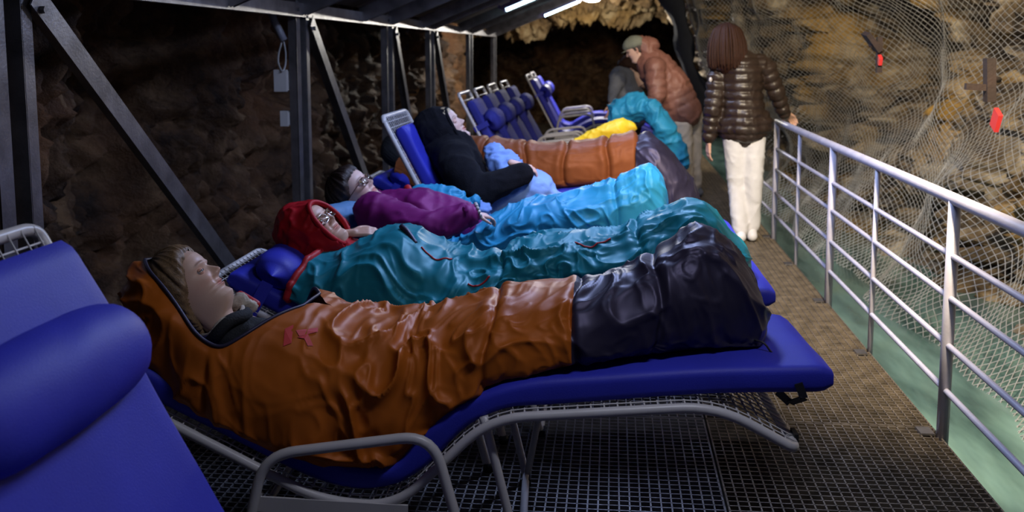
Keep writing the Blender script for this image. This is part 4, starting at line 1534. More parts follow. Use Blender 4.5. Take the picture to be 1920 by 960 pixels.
def eyes(root, H, skin, closed=0.35):
    for s in (-1, 1):
        c = np.array([s * 0.0315, 0.0695, 0.1125])
        mb = MB()
        r = 0.0128
        t_ = np.linspace(0.001, PI, 15)[:, None]
        p_ = np.linspace(0, 2 * PI, 20, endpoint=False)[None, :]
        E = np.stack([np.sin(t_) * np.cos(p_), np.cos(t_) + 0 * p_, np.sin(t_) * np.sin(p_)], -1)
        mb.grid(H.w(E * r + c), True)
        mi = []
        for f in mb.f:
            row = min(f) // 20
            mi.append(2 if row < 1 else (1 if row < 3 else 0))
        mb.m = mi
        mb.build('eye', [M_eyew, M_iris, M_pupil], root)
        # lids
        rl = 0.0143
        az = np.linspace(-1.35, 1.35, 17)
        el0 = (1 - 2 * closed) * 0.55
        for nm, ea, eb in (('upper_eyelid', el0, 1.5), ('lower_eyelid', -1.5, -0.50 + 0.25 * closed)):
            el = np.linspace(ea, eb, 8)
            A, E2 = np.meshgrid(az, el, indexing='ij')
            arch = np.cos(A) ** 0.6 if True else 1
            E3 = np.where(nm == 'upper_eyelid', E2, E2)
            if nm == 'upper_eyelid':
                E3 = E2 * (0.35 + 0.65 * np.cos(A)) if ea > 0 else E2
            else:
                E3 = E2 * (0.4 + 0.6 * np.cos(A))
            L = np.stack([np.cos(E3) * np.sin(A), np.cos(E3) * np.cos(A), np.sin(E3)], -1) * rl + c
            o = MB().grid(H.w(L)).build(nm, skin, root)
            if nm == 'upper_eyelid':
                MB().tube(H.w(L[1:-1, 0] * 1.0 + np.array([0, 0.0006, -0.0004])), 0.0011 * H.s, 5).build('eyelashes', M_hair_d, o)
            T = np.tile([0.92, 0.78, 0.75, 1.0], len(o.data.vertices))
            a_ = o.data.color_attributes.new('tint', 'FLOAT_COLOR', 'POINT')
            a_.data.foreach_set('color', T.astype(np.float32))


def hair_cap(root, H, mat, off, hairline, seed, ridge=0.002, bottom=-0.02, name='hair'):
    zs = np.linspace(bottom, .2255, 90)
    a = np.linspace(-PI, PI, 145)[:-1]
    G, _ = head_surface(zs, a, False)
    az = np.abs(np.degrees(a))[None, :] + 0 * zs[:, None]
    lim = np.interp(az, [q[0] for q in hairline], [q[1] for q in hairline]) + 0.004 * vn(P3(a * 9, 0, seed), seed)[None, :]
    z = zs[:, None] + 0 * az
    d = z - lim
    mask = d > -0.004
    grow = np.clip(d / 0.022, 0, 1) ** 0.5
    c = np.array([0, -0.012, 0.10])
    dirv = G - c
    dirv /= np.linalg.norm(dirv, axis=-1, keepdims=True)
    strand = np.sin(a * 55 + 4 * vn(P3(a * 6, 1, seed), seed + 2))[None, :] * ridge + ridge * 1.5 * vn(P3(np.broadcast_to(a * 14, z.shape), z * 22, seed), seed + 3)
    Q = G + dirv * ((off + strand) * grow - 0.002 * (1 - grow))[..., None]
    return MB().grid(H.w(Q), True, 0, mask).build(name, mat, root)


def locks(root, mat, paths, r, name='hair_lock'):
    mb = MB()
    for p in paths:
        q = resample(round_poly(p, 0.03, 5), 0.012)
        t = np.linspace(0, 1, len(q))
        mb.tube(q, r * (0.35 + 0.65 * np.sin(PI * np.clip(t * 0.85 + 0.12, 0, 1))), 6)
    return mb.build(name, mat, root)


def hood(root, H, mat, seed, rad=(.112, .132, .152), cen=(0, -.020, .112), hole=(.066, .100, .092), amp=0.010, rim=0.011, low=-0.75, peak=0.0):
    t_ = np.linspace(0.02, PI * 0.5 + math.asin(-low), 70)[:, None]
    p_ = np.linspace(0, 2 * PI, 110, endpoint=False)[None, :]
    D = np.stack([np.sin(t_) * np.sin(p_), np.sin(t_) * np.cos(p_), np.cos(t_) + 0 * p_], -1)
    P = D * np.array(rad) + np.array(cen)
    # run down to the shoulders instead of closing under the chin
    dn = np.clip((cen[2] - P[..., 2]) / 0.16, 0, 1)
    P[..., 0] *= 1 + 0.25 * dn ** 2
    q = (P[..., 0] / hole[0]) ** 2 + ((P[..., 2] - hole[2]) / hole[1]) ** 2
    front = D[..., 1] > 0.0
    mask = ~(front & (q < 1))
    edge = front * np.exp(-((np.sqrt(q) - 1) / 0.25) ** 2)
    P = P + D * (0.008 * edge)[..., None]
    P[..., 1] += peak * edge
    r = 1 - np.abs(vn(P * 16 + 2.0 * seed, seed))
    r2 = 1 - np.abs(vn(P * 34, seed + 4))
    P = P + D * (amp * ((r ** 3 - 0.4) + 0.4 * (r2 ** 3 - .4)))[..., None]
    o = MB().grid(H.w(P), True, 0, mask).build('hood', mat, root)
    so = o.modifiers.new('thick', 'SOLIDIFY')
    so.thickness = 0.010
    so.offset = -1
    # padded rim round the face
    an = np.linspace(0, 2 * PI, 48, endpoint=False)
    R = []
    for g in an:
        x = hole[0] * 1.02 * math.cos(g)
        z = hole[2] + hole[1] * 1.02 * math.sin(g)
        dx, dz = x / rad[0], (z - cen[2]) / rad[2]
        y = cen[1] + rad[1] * math.sqrt(max(1 - min(dx * dx + dz * dz, 0.97), 0.03)) + peak + 0.006
        R.append((x, y, z))
    MB().tube(H.w(np.array(R)), rim * H.s, 8, closed=True).build('hood_rim', mat, root)
    return o


def hand_caps(wrist, d, pn, size=1.0, curl=0.5, side=1):
    """palm and five fingers; d = finger direction, pn = palm normal (where the fingers curl to)"""
    d = nrm(d)
    pn = nrm(np.asarray(pn, float) - d * (np.asarray(pn, float) @ d))
    s = np.cross(pn, d) * side
    w = np.asarray(wrist, float)
    C_ = []
    k = size
    for i, (o, L, r) in enumerate(((-.027, .066, .0075), (-.009, .078, .0082), (.009, .082, .0083), (.027, .074, .0080))):
        base = w + d * .088 * k + s * o * k
        C_.append((w + s * o * 0.55 * k + d * 0.005, base, .0135 * k, .0105 * k))
        p = base
        a = curl * 0.5
        for j, fr in enumerate((.45, .32, .25)):
            dd = d * math.cos(a) + pn * math.sin(a)
            q = p + dd * L * fr * k
            C_.append((p, q, r * k * (1 - .10 * j), r * k * (.90 - .10 * j)))
            p = q
            a += curl
    tb = w + s * .022 * k + d * .022 * k
    t1 = tb + (s * .75 + d * .65 + pn * .25) * .034 * k
    t2 = t1 + (s * .35 + d * .85 + pn * .3) * .030 * k
    t3 = t2 + (s * .1 + d * .9 + pn * .35) * .024 * k
    C_ += [(tb, t1, .013 * k, .0105 * k), (t1, t2, .0098 * k, .009 * k), (t2, t3, .0088 * k, .0072 * k)]
    C_.append((w - d * .05 * k, w + d * .01, .024 * k, .022 * k))
    return C_


def glasses(root, H, mat, sag=0.0, w=.0245, h=.019):
    g = thing_part = None
    mb = MB()
    lens = MB()
    for s in (-1, 1):
        an = np.linspace(0, 2 * PI, 28, endpoint=False)
        lp = []
        for a in an:
            ca, sa = math.cos(a), math.sin(a)
            lp.append((s * .034 + w * np.sign(ca) * abs(ca) ** .7, .1005 - 1.6 * (abs(s * .034 + w * ca)) ** 2 * 2.2, .1095 + sag + h * np.sign(sa) * abs(sa) ** .7))
        lp = np.array(lp)
        mb.tube(H.w(lp), 0.0016 * H.s, 6, closed=True)
        c = lp.mean(0) + [0, 0.0015, 0]
        v = np.concatenate([[c], lp * 0.98 + c * 0.02])
        lens.add(H.w(v), [(0, 1 + k, 1 + (k + 1) % 28) for k in range(28)])
        mb.tube(H.w(np.array([(s * (.034 + w), .0905, .116 + sag), (s * .072, .080, .116 + sag), (s * .0785, .02, .112 + sag * .6), (s * .078, -.012, .108)])), 0.0017 * H.s, 6)
    mb.tube(H.w(np.array([(-.0105, .0995, .113 + sag), (0, .104, .1165 + sag), (.0105, .0995, .113 + sag)])), 0.0015 * H.s, 6)
    fr = mb.build('glasses', mat, root)
    lo = lens.build('lens', M_lens, fr, True)
    so = lo.modifiers.new('t', 'SOLIDIFY')
    so.thickness = 0.0015
    return fr


def cloth(name, root, mat, caps, ells=(), voxel=0.012, smooth=5, amp=0.008, freq=9.0, seed=1, quilt=None, label=None, cut=None):
    v, f, n = blob(caps, ells, voxel, smooth)
    if quilt:
        idx, t = seg_param(v, caps)
        per = quilt[0]
        tq = t + idx * 0.013
        g = np.abs(np.sin(PI * tq / per))
        v = v + n * (quilt[1] * (np.sqrt(g) - 0.6))[:, None]
    if amp:
        v = crease(v, n, amp, freq, seed)
    if cut is not None:
        keep = cut(v)
        f = [p for p in f if all(keep[q] for q in p)]
    o = obj(name, v, f, mat, root)
    if label:
        o['label'] = label
    return o


def lying_body(Y, k=0.0, x_neck=-1.12, z_neck=0.60, foot=0.30):
    def c(x, z, dy=0.0):
        return np.array([x, Y + k * x + dy, z])
    pel = c(-0.68, 0.40)
    ch = c(-0.95, 0.48)
    C_ = [(c(x_neck, z_neck), ch, .045, .095), (ch, pel, .10, .095)]
    for s in (-1, 1):
        C_ += [(pel + [0, s * .06, 0], c(-0.34, 0.60, s * .07), .062, .045), (c(-0.34, 0.60, s * .07), c(foot - 0.12, 0.645, s * .07), .045, .032),
               (c(foot - 0.12, 0.645, s * .07), c(foot - 0.09, 0.74, s * .075), .032, .028)]
    return C_


# ---- 1 nearest woman: dark blond hair, looking up, wrapped in the orange bag
p1 = thing('person', 'woman with dark blond hair gazing up from the rust orange bag', 'person', (-1.2, 2.81, 0.62), 'people resting on loungers')
H1 = Head((.0315, .080, .1125), at(379, 506, 2.765), (.68, .12, .72), (-.74, .0, .67), 1.0)
body = lying_body(2.885, 0.06)
person_body(p1, H1, M_skin, [(H1.w((0, -.012, -.05)), H1.w((0, -.02, -.12)), .045, .05)] + body, (), 0.9)
eyes(p1, H1, M_skin, 0.5)
hair_cap(p1, H1, M_hair_b, 0.023, [(0, .188), (25, .184), (45, .166), (60, .140), (72, .108), (84, .080), (96, .050), (110, .020), (125, .0), (180, -.02)], 3, 0.0022, -0.03)
lk = []
rng = np.random.default_rng(5)
for k in range(70):
    s = 1 if k < 55 else -1
    a0 = rng.uniform(0.05, 1.0)
    st = (s * (.012 + .058 * a0), .066 - .048 * a0 ** 1.2, .203 - .078 * a0)
    md = (s * (.070 + rng.uniform(.006, .014)), -.005 - rng.uniform(0, .05), .125 - .045 * a0 + rng.uniform(-.01, .02))
    md0 = (s * (.045 + .036 * a0), .030 - .03 * a0, .203 - .062 * a0)
    en = (s * rng.uniform(.045, .075), -.065 - rng.uniform(0, .04), .045 - rng.uniform(0, .06))
    lk.append(H1.w(np.array([st, md0, md, en])))
locks(p1, M_hair_b, lk, 0.0035)
# collar and scarf
cc = H1.w((0, .005, -.055))
U1 = H1.B[:, 2] / H1.s
an = np.linspace(0, 2 * PI, 40, endpoint=False)
ring = np.array([H1.w((.074 * math.cos(q), .062 * math.sin(q) - .005, -.050 - .012 * math.sin(q) + .006 * math.sin(3 * q))) for q in an])
MB().tube(ring, 0.020, 10, closed=True).build('shirt_collar', M_dark, p1)['label'] = 'dark collar'
ring = np.array([H1.w((.078 * math.cos(q), .068 * math.sin(q) - .004, -.036 - .014 * math.sin(q) + .006 * math.sin(4 * q))) for q in an])
MB().tube(ring, 0.0075, 8, closed=True).build('collar_edge', M_plaid, p1)['label'] = 'cream collar edge'
cq = at(446, 570, 2.86)
v, f, n = blob([(cq + [-.035, 0, -.012], cq + [.01, 0, .008], .022, .027), (cq + [.01, 0, .008], cq + [.035, .02, -.015], .024, .02)], (), 0.006, 3)
obj('scarf', crease(v, n, 0.008, 40, 4), f, M_plaid, p1)['label'] = 'cream scarf knot under the chin'
cq = at(466, 563, 2.90)
v, f, n = blob([(cq + [-.03, .01, .012], cq + [.025, .0, -.012], .016, .014)], (), 0.006, 3)
obj('scarf', v, f, M_redlin, p1)['label'] = 'red end of the scarf'
cloth('jacket', p1, M_dark, [(H1.w((0, -.02, -.085)), (-0.98, 2.83, .49), .075, .125)], (), 0.014, 5, 0.006, 14, 4)

# ---- 2 red hooded woman with glasses
p2 = thing('person', 'person in red hood and thin glasses, wrapped in teal bag', 'person', (-1.1, 3.8, 0.62), 'people resting on loungers')
H2 = Head((.034, .092, .112), at(604, 411, 3.74), (.64, -.30, .73), (-.80, -.03, .60), 1.0)
h2 = hand_caps(at(660, 437, 3.82), (.93, .2, .10), (.1, .55, -.83), 0.76, 0.62, -1)
person_body(p2, H2, M_skin, [(H2.w((0, -.012, -.05)), H2.w((0, -.02, -.12)), .05, .055)] + lying_body(3.80, 0.015), [h2])
eyes(p2, H2, M_skin, 0.75)
hood(p2, H2, M_redcoat, 21, (.116, .136, .160), (0, -.032, .110), (.069, .103, .084), 0.012, 0.011, -0.82, 0.002)
glasses(p2, H2, M_gold, -0.001)
cloth('jacket', p2, M_redcoat, [(H2.w((0, -.03, -.02)), H2.w((0, -.03, -.14)), .098, .135), (H2.w((0, -.03, -.14)), (-0.98, 3.79, .50), .13, .13)], (), 0.013, 5, 0.012, 13, 8)

# ---- 3 woman with brown glasses and plum jacket
p3 = thing('person', 'person with short dark hair and brown glasses in plum jacket', 'person', (-1.1, 4.72, 0.62), 'people resting on loungers')
H3 = Head((.034, .092, .110), at(681, 341, 4.665), (.70, -.22, .68), (-.77, -.04, .64), 1.08)
sh = at(700, 400, 4.52)
el = at(806, 432, 4.42)
wr = at(880, 402, 4.46)
h3 = hand_caps(wr + np.array([.02, .01, 0]), (.8, .5, -.2), (.2, .3, -.9), 0.8, 0.6, 1)
person_body(p3, H3, M_skin2, [(H3.w((0, -.012, -.05)), H3.w((0, -.02, -.12)), .055, .06)] + lying_body(4.72, 0, -1.12, .60, .12), [h3])
eyes(p3, H3, M_skin2, 0.7)
hair_cap(p3, H3, M_hair_d, 0.020, [(0, .176), (30, .172), (52, .160), (68, .135), (80, .112), (96, .105), (108, .055), (125, .01), (180, -.02)], 9, 0.003, -0.03)
glasses(p3, H3, M_brownrim, 0.0, .0255, .0185)
tor = [(at(716, 398, 4.72), at(790, 412, 4.72), .105, .155), (at(790, 412, 4.72), at(852, 430, 4.72), .155, .155), (at(716, 392, 4.88), at(706, 402, 4.55), .08, .085)]
cloth('jacket', p3, M_purple, tor + [(sh, el, .095, .082), (el, wr, .080, .058)], (), 0.013, 6, 0.016, 9, 31)
# collar and cuff
cq = H3.w((0, -.005, -.075))
ring = np.array([H3.w((.088 * math.cos(q), .078 * math.sin(q) - .008, -.066 - .018 * math.sin(q))) for q in an])
MB().tube(ring, 0.022, 9, closed=True).build('jacket_collar', M_purple, p3)
MB().tube([wr - nrm(wr - el) * .02, wr + nrm(wr - el) * .028], [.062, .052], 16).build('cuff', M_purple, p3)
dq = nrm(wr - el)
aq = nrm(np.cross(dq, (0, 0, 1)))
bq = np.cross(dq, aq)
bb = MB()
for k in range(12):
    g_ = 2 * PI * k / 12
    bb.sphere(wr + dq * .045 + .034 * (math.cos(g_) * aq + math.sin(g_) * bq), .009, 8, 6)
bb.build('bracelet', M_eyew, p3)['label'] = 'bracelet of pale beads'

# loose upper flap of the blue-lit teal bag with its red collar, thrown over the far shoulder
cq = [(at(792, 372, 4.86), at(845, 380, 4.88), .075, .085), (at(845, 380, 4.88), at(872, 398, 4.86), .07, .05), (at(868, 385, 4.95), at(890, 378, 4.95), .035, .03)]
cloth('upper_flap', b3, M_teal_lit, cq, (), 0.012, 4, 0.02, 13, 51)
rp = [at(764, 352, 4.80), at(770, 366, 4.74), at(768, 385, 4.72), at(766, 398, 4.72)]
MB().tube(resample(round_poly(rp, .05), .01), 0.020, 8).build('collar', M_redlin, b3)['label'] = 'red collar edge'
# striped pillow beside that woman's head
c = at(638, 408, 4.55)
v, f, n = blob([(c + [-.03, -.04, 0.0], c + [.03, .12, 0.0], .07, .07)], (), 0.012, 6)
po = obj('pillow', crease(v, n, .006, 14, 5), f, M_stripe)
tag(po, 'small blue pillow with red piping under the head above the red hood', 'pillow')
pts = [at(622, 396, 4.46), at(634, 402, 4.45), at(648, 412, 4.45), at(656, 424, 4.46)]
obp = MB().tube(resample(round_poly(pts, .03), .01), .005, 6).build('piping', M_redlin, None)
obp.parent = po

# buckle strap on the teal bag
pts = [at(752, 424, 3.74), at(762, 432, 3.72), at(772, 446, 3.70), at(780, 458, 3.68)]
MB().tube(resample(round_poly(pts, .03), .01), .011, 7).build('hood_cord_cover', M_navy, b2)

# ---- 4 person in black fleece hood, sitting up
p4 = thing('person', 'person sitting up in black fleece hood with eyes closed', 'person', (-0.85, 5.63, 0.35), 'people resting on loungers')
H4 = Head((.0315, .078, .112), at(853, 227, 5.585), (.76, -.10, .64), (-.66, -.03, .75), 1.08)
sh = at(858, 318, 5.38)
el = at(892, 362, 5.30)
wr = at(978, 326, 5.36)
h4 = hand_caps(at(972, 309, 5.42), (.85, .25, -.25), (-.2, .3, -.9), 0.85, 0.6, 1)
bod = [(H4.w((0, -.012, -.05)), H4.w((0, -.02, -.12)), .055, .06), (at(855, 300, 5.63), at(885, 375, 5.63), .10, .11), (at(890, 388, 5.6), at(985, 376, 5.5), .06, .05), (at(985, 376, 5.5), at(1075, 403, 5.5), .05, .035)]
person_body(p4, H4, M_skin2, bod, [h4], 1.1)
eyes(p4, H4, M_skin2, 1.0)
hair_cap(p4, H4, M_hair_g, 0.005, [(0, .172), (40, .160), (65, .12), (85, .09), (180, .02)], 12, 0.002, 0.0)
hood(p4, H4, M_fleece, 33, (.120, .134, .160), (0, -.038, .110), (.078, .110, .080), 0.008, 0.010, -0.85, -0.006)
torso = [(at(842, 285, 5.63), at(872, 360, 5.63), .165, .185), (at(828, 275, 5.63), at(850, 300, 5.63), .12, .15), (at(850, 300, 5.45), at(850, 300, 5.8), .115, .115)]
cloth('fleece_jacket', p4, M_fleece, torso + [(sh, el, .105, .092), (el, wr, .090, .062)], (), 0.014, 6, 0.014, 8, 61)
cloth('trousers', p4, M_greyf, [(at(880, 385, 5.63), at(985, 372, 5.5), .13, .11), (at(985, 372, 5.5), at(1080, 400, 5.5), .10, .07)], (), 0.016, 5, 0.012, 8, 63)

bl = thing('blanket', 'pale blue blanket across the lap of the person in black', 'blanket', at(980, 380, 5.6), None)
cloth('lap_cover', bl, M_peri, [(at(905, 385, 5.55), at(1000, 360, 5.5), .125, .12), (at(1000, 362, 5.5), at(1045, 385, 5.5), .105, .06), (at(1000, 362, 5.75), at(1040, 385, 5.75), .10, .06), (at(925, 378, 5.75), at(1000, 362, 5.75), .11, .11)], (), 0.013, 5, 0.018, 9, 71)
cloth('upper_fold', bl, M_peri, [(at(925, 288, 5.62), at(962, 308, 5.58), .055, .05), (at(930, 300, 5.6), at(945, 320, 5.55), .06, .05)], (), 0.011, 3, 0.02, 15, 73)
cloth('bunched_corner', bl, M_peri, [(at(890, 388, 5.25), at(905, 396, 5.25), .05, .045), (at(880, 398, 5.25), at(900, 406, 5.25), .05, .05)], (), 0.011, 3, 0.022, 20, 75)

# ---- 5 the one in the brown bag: only a black cap shows
p5 = thing('person', 'person lying behind the black fleece, only a black cap showing', 'person', (-1.15, 6.54, 0.6), 'people resting on loungers')
H5 = Head((0, 0, .11), at(752, 284, 6.52), (.6, 0, .75), (-.8, 0, .6), 1.0)
person_body(p5, H5, M_skin2, [(H5.w((0, -.012, -.05)), H5.w((0, -.02, -.12)), .05, .055)] + [(q[0] + np.array([-.06, 0, 0]), q[1] + np.array([-.06, 0, 0]), q[2], q[3]) for q in lying_body(6.54, 0, -1.12, .60, .1)])
hair_cap(p5, H5, M_dark, 0.024, [(0, .13), (60, .11), (90, .06), (180, -.01)], 14, 0.001, -0.02, 'knit_cap')

# yellow jacket on the lounger behind
yj = [at(1085, 268, 7.45), at(1120, 258, 7.45), at(1160, 243, 7.45), at(1182, 240, 7.45)]
o = cloth('yellow_jacket', None, M_yellow, [(yj[0], yj[1], .05, .075), (yj[1], yj[2], .075, .085), (yj[2], yj[3], .08, .045), (yj[1] + [.05, .12, -.04], yj[2] + [.0, .12, -.04], .08, .08), (yj[1] + [-.05, 0, -.10], yj[3] + [-.02, 0, -.12], .06, .06)], (), 0.012, 4, 0.016, 11, 81)
tag(o, 'bright yellow jacket lying behind the brown sleeping bag', 'jacket')

# ---- 6 woman standing at the railing, seen from behind
Y6 = 7.42
p6 = thing('person', 'woman standing in dark brown quilted jacket and white trousers, hand on railing', 'person', (1.01, Y6, 0.0))


def a6(x, y, dy=0.0):
    return at(x, y, Y6 + dy)


H6 = Head((0, 0, .11), a6(1362, 78, .0), (-.25, 1, -.05), (-.02, .06, 1), 1.0)
hl = [a6(1346, 138), a6(1337, 205, -.02), a6(1329, 262, .02)]
hr = [a6(1434, 122), a6(1455, 172, .05), a6(1474, 216, .14)]
hipL, hipR = a6(1378, 250), a6(1412, 247)
kL, kR = a6(1381, 345, .03), a6(1412, 345, .0)
fL, fR = a6(1388, 436, .0), a6(1409, 428, .05)
hd = [hand_caps(hl[2] + [0, 0, -.01], (.0, .12, -1), (.9, .3, 0), 0.95, 0.30, 1), hand_caps(hr[2] + [0.0, 0, .015], (.45, .55, -.35), (.3, -.2, -.95), 0.95, 0.55, -1)]
bcap = [(H6.w((0, -.01, -.03)), H6.w((0, -.02, -.10)), .045, .05), (a6(1392, 135), a6(1395, 235), .12, .12), (a6(1360, 132), a6(1425, 122), .06, .06),
        (hl[0], hl[1], .045, .038), (hl[1], hl[2], .036, .026), (hr[0], hr[1], .045, .038), (hr[1], hr[2], .036, .026),
        (hipL, kL, .075, .05), (kL, fL, .05, .035), (hipR, kR, .075, .05), (kR, fR, .05, .035)]
person_body(p6, H6, M_skin, bcap, hd)
jc = [(a6(1390, 132), a6(1392, 190), .150, .150), (a6(1392, 190), a6(1396, 236), .150, .162), (a6(1362, 132), a6(1424, 122), .085, .085), (a6(1376, 236), a6(1416, 232), .125, .125)]
v, f, n = blob(jc + [(hl[0], hl[1], .075, .066), (hl[1], hl[2] + [0, 0, .02], .064, .052), (hr[0], hr[1], .075, .064), (hr[1], hr[2] + [-.02, -.03, .02], .062, .048)], (), 0.010, 5)
idx, t = seg_param(v, jc + [(hl[0], hl[1], .075, .066), (hl[1], hl[2], .064, .052), (hr[0], hr[1], .075, .064), (hr[1], hr[2], .062, .048)])
arm = idx >= 4
ph = np.where(arm, t + (idx % 2) * 0.01, v[:, 2] + 0.006 * vn(v * 9, 3))
gq = np.abs(np.sin(PI * ph / 0.062))
v = v + n * (0.016 * (np.sqrt(gq) - 0.65))[:, None]
v = crease(v, n, 0.006, 16, 91)
obj('quilted_jacket', v, f, M_down_d, p6)
ring = np.array([H6.w((.082 * math.cos(q), .078 * math.sin(q) - .012, -.075 + .01 * math.sin(q))) for q in an])
MB().tube(ring, 0.024, 9, closed=True).build('collar', M_down_d, p6)
lg = hl[0] + (hl[1] - hl[0]) * .2
MB().sphere(lg + [-.052, -.062, 0.01], (.012, .008, .018), 14, 8).build('sleeve_badge', M_eyew, p6)['label'] = 'small white round badge on the left sleeve'
tc_ = [(a6(1380, 240), a6(1412, 238), .118, .118), (hipL, kL, .098, .070), (kL, fL + [0, 0, .02], .068, .062), (hipR, kR, .098, .070), (kR, fR + [0, 0, .02], .068, .062)]
cloth('trousers', p6, M_white, tc_, (), 0.011, 6, 0.006, 9, 95)
for q, dx in ((fL, 0), (fR, .01)):
    v, f, n = blob([(np.array([q[0], q[1] - .05, .042]), np.array([q[0] + dx, q[1] + .14, .036]), .040, .036), (np.array([q[0], q[1] - .03, .05]), np.array([q[0], q[1] - .02, .085]), .04, .038)], (), 0.008, 3)
    v[:, 2] = np.maximum(v[:, 2], 0.004)
    obj('shoe', v, f, M_white, p6)
# chin-length straight hair
hb = [(H6.w((0, -.01, .13)), H6.w((0, -.015, .10)), .116, .122), (H6.w((0, -.02, .10)), H6.w((0, -.03, -.02)), .120, .118), (H6.w((-.06, .0, .08)), H6.w((-.085, -.005, -.055)), .065, .05), (H6.w((.06, .0, .08)), H6.w((.08, -.005, -.045)), .065, .05), (H6.w((0, -.05, .05)), H6.w((0, -.055, -.05)), .06, .055)]
v, f, n = blob(hb, (), 0.009, 5)
aa = np.arctan2(v[:, 1] - H6.o[1], v[:, 0] - H6.o[0])
v = v + n * (0.004 * np.sin(aa * 38 + 5 * vn(np.c_[aa * 4, v[:, 2] * 3, 0 * aa], 5)) + 0.003 * vn(np.c_[aa * 16, v[:, 2] * 5, 0 * aa], 8))[:, None]
obj('hair', v, f, M_hair_r, p6)
lk = []
for k in range(90):
    g_ = rng.uniform(-PI, 0.35) if k % 6 else rng.uniform(0.0, PI)
    rr_ = rng.uniform(.122, .134)
    ca_, sa_ = math.cos(g_), math.sin(g_)
    lk.append(H6.w(np.array([(ca_ * .02, -.02 + sa_ * .02, .243), (ca_ * .095, -.015 + sa_ * .095, .205), (ca_ * rr_, -.018 + sa_ * rr_, .10), (ca_ * rr_ * 1.08, -.022 + sa_ * rr_ * 1.05, -.005), (ca_ * rr_ * 1.02, -.022 + sa_ * rr_, -.075 + rng.uniform(-.02, .02))])))
locks(p6, M_hair_r, lk, 0.0075)

# ---- 7 man bending over with a teal bag in his hands
Y7 = 9.5
p7 = thing('person', 'man bending forward in red brown down jacket, cap and beige trousers', 'person', (0.75, Y7, 0.0))


def a7(x, y, dy=0.0):
    return at(x, y, Y7 + dy)


H7 = Head((0, 0, .11), a7(1192, 92, .0), (-.85, .2, -.45), (-.45, .0, .88), 1.0)
hL, hR = a7(1276, 232, -.05), a7(1296, 228, .12)
kL7, kR7 = a7(1284, 300, -.08), a7(1300, 295, .1)
fL7, fR7 = a7(1290, 362, -.05), a7(1303, 352, .15)
sh7 = a7(1228, 128, -.14)
el7 = a7(1232, 178, -.2)
wr7 = a7(1218, 212, -.2)
hd7 = [hand_caps(wr7, (-.6, -.1, -.6), (-.5, .5, .3), 1.0, 0.6, 1)]
bc7 = [(H7.w((0, -.01, -.03)), H7.w((0, -.03, -.12)), .05, .055), (a7(1225, 118), a7(1280, 215), .12, .12), (sh7, el7, .05, .04), (el7, wr7, .04, .03),
       (hL, kL7, .07, .05), (kL7, fL7, .05, .035), (hR, kR7, .07, .05), (kR7, fR7, .05, .035)]
person_body(p7, H7, M_skin, bc7, hd7)
j7 = [(a7(1224, 122), a7(1255, 160), .165, .185), (a7(1255, 160), a7(1278, 208), .185, .185), (sh7, el7, .105, .085), (el7, wr7 + [0, 0, .02], .082, .06), (a7(1222, 118, .12), a7(1225, 160, .2), .1, .085)]
cloth('down_jacket', p7, M_down_r, j7, (), 0.014, 5, 0.010, 9, 103, (0.075, 0.012))
cloth('jacket_hood', p7, M_down_r, [(a7(1208, 86), a7(1218, 108), .085, .10), (a7(1200, 80, .02), a7(1224, 84, .02), .07, .065)], (), 0.012, 4, 0.012, 14, 105)
t7 = [(a7(1276, 224), a7(1292, 222, .1), .135, .135), (hL, kL7, .11, .078), (kL7, fL7 + [0, 0, .03], .078, .065), (hR, kR7, .11, .078), (kR7, fR7 + [0, 0, .03], .078, .065)]
cloth('trousers', p7, M_beige, t7, (), 0.014, 4, 0.012, 9, 107)
for q in (fL7, fR7):
    v, f, n = blob([(np.array([q[0] + .04, q[1], .045]), np.array([q[0] - .14, q[1] - .02, .04]), .045, .042), (np.array([q[0] + .02, q[1], .05]), np.array([q[0] + .02, q[1], .10]), .045, .045)], (), 0.010, 3)
    v[:, 2] = np.maximum(v[:, 2], 0.004)
    obj('shoe', v, f, M_greyf, p7)
hair_cap(p7, H7, M_cap, 0.016, [(0, .142), (60, .135), (100, .125), (180, .10)], 22, 0.0, 0.0, 'cap')
br = np.array([[(.072 * math.sin(g_) * q, .078 + .035 * math.cos(g_) * q * 1.6 * (q > .9) + .005, .150 - .012 * q) for g_ in np.linspace(-1.3, 1.3, 14)] for q in (.75, 1.0)])
bo = MB().grid(H7.w(br.reshape(-1, 3)).reshape(br.shape)).build('cap_visor', M_cap, p7)
bo.modifiers.new('t', 'SOLIDIFY').thickness = 0.006
hair_cap(p7, H7, M_hair_d, 0.006, [(0, .20), (75, .16), (85, .09), (110, .05), (180, .0)], 24, 0.001, 0.0)

# the teal bag he is shaking out
tb = thing('sleeping_bag', 'teal sleeping bag held bunched up by the bending man', 'sleeping bag', a7(1230, 250, -.35), 'sleeping bags')
cloth('bunched_top', tb, M_teal_lit, [(a7(1162, 212, -.3), a7(1195, 200, -.3), .12, .13), (a7(1195, 200, -.3), a7(1218, 205, -.35), .13, .10), (a7(1160, 215, -.3), a7(1165, 240, -.3), .11, .11)], (), 0.014, 4, 0.032, 8, 111)
cloth('hanging_end', tb, M_teal_lit, [(a7(1222, 205, -.4), a7(1248, 245, -.4), .085, .11), (a7(1248, 245, -.4), a7(1272, 285, -.4), .10, .08), (a7(1272, 285, -.4), a7(1286, 312, -.4), .075, .035)], (), 0.014, 4, 0.026, 9, 113)

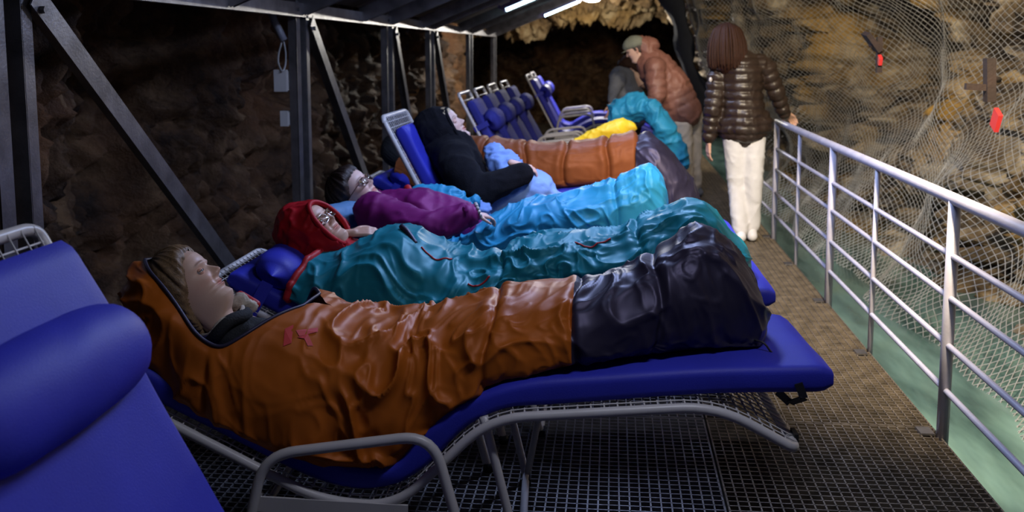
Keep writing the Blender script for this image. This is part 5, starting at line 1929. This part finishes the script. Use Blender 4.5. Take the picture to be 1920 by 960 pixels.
# ---- 8 person in grey stooping behind
Y8 = 10.6
p8 = thing('person', 'person in grey fleece stooping behind the bending man', 'person', (0.1, Y8, 0.0))


def a8(x, y, dy=0.0):
    return at(x, y, Y8 + dy)


H8 = Head((0, 0, .11), a8(1180, 126), (-.75, .1, -.6), (-.5, .2, .75), 1.0)
legs8 = [(a8(1180, 215), a8(1170, 270, -.1), .07, .05), (a8(1170, 270, -.1), a8(1178, 325, 0), .05, .04), (a8(1190, 215, .1), a8(1184, 270, .1), .07, .05), (a8(1184, 270, .1), a8(1192, 325, .15), .05, .04)]
ar8 = [(a8(1158, 150, -.15), a8(1150, 165, -.22), .045, .04), (a8(1150, 165, -.22), a8(1146, 192, -.26), .036, .028)]
person_body(p8, H8, M_skin, [(H8.w((0, -.01, -.03)), H8.w((0, -.03, -.12)), .05, .055), (a8(1172, 150), a8(1180, 205), .12, .12)] + legs8 + ar8, [hand_caps(a8(1146, 195, -.26), (-.2, 0, -1), (-.8, .5, 0), 1.0, .4, 1)])
hair_cap(p8, H8, M_hair_r, 0.018, [(0, .165), (50, .15), (75, .11), (95, .07), (115, .02), (180, -.02)], 28, 0.002, -0.03)
cloth('fleece_top', p8, M_greyf, [(a8(1168, 148), a8(1176, 180), .15, .18), (a8(1176, 180), a8(1184, 214), .18, .17), (a8(1160, 148, -.14), a8(1152, 166, -.22), .085, .07), (a8(1152, 166, -.22), a8(1147, 188, -.26), .066, .05)], (), 0.016, 5, 0.010, 8, 121)
cloth('trousers', p8, M_dark, [(a8(1180, 210), a8(1190, 212, .1), .13, .13)] + [(q[0], q[1] + np.array([0, 0, .02]), q[2] + .03, q[3] + .025) for q in legs8], (), 0.016, 4, 0.008, 8, 123)
for q in (legs8[1][1], legs8[3][1]):
    v, f, n = blob([(np.array([q[0] + .04, q[1], .045]), np.array([q[0] - .14, q[1], .04]), .045, .04), (np.array([q[0] + .02, q[1], .05]), np.array([q[0] + .0, q[1], max(q[2], .1)]), .045, .045)], (), 0.012, 3)
    v[:, 2] = np.maximum(v[:, 2], 0.004)
    obj('shoe', v, f, M_dark, p8)
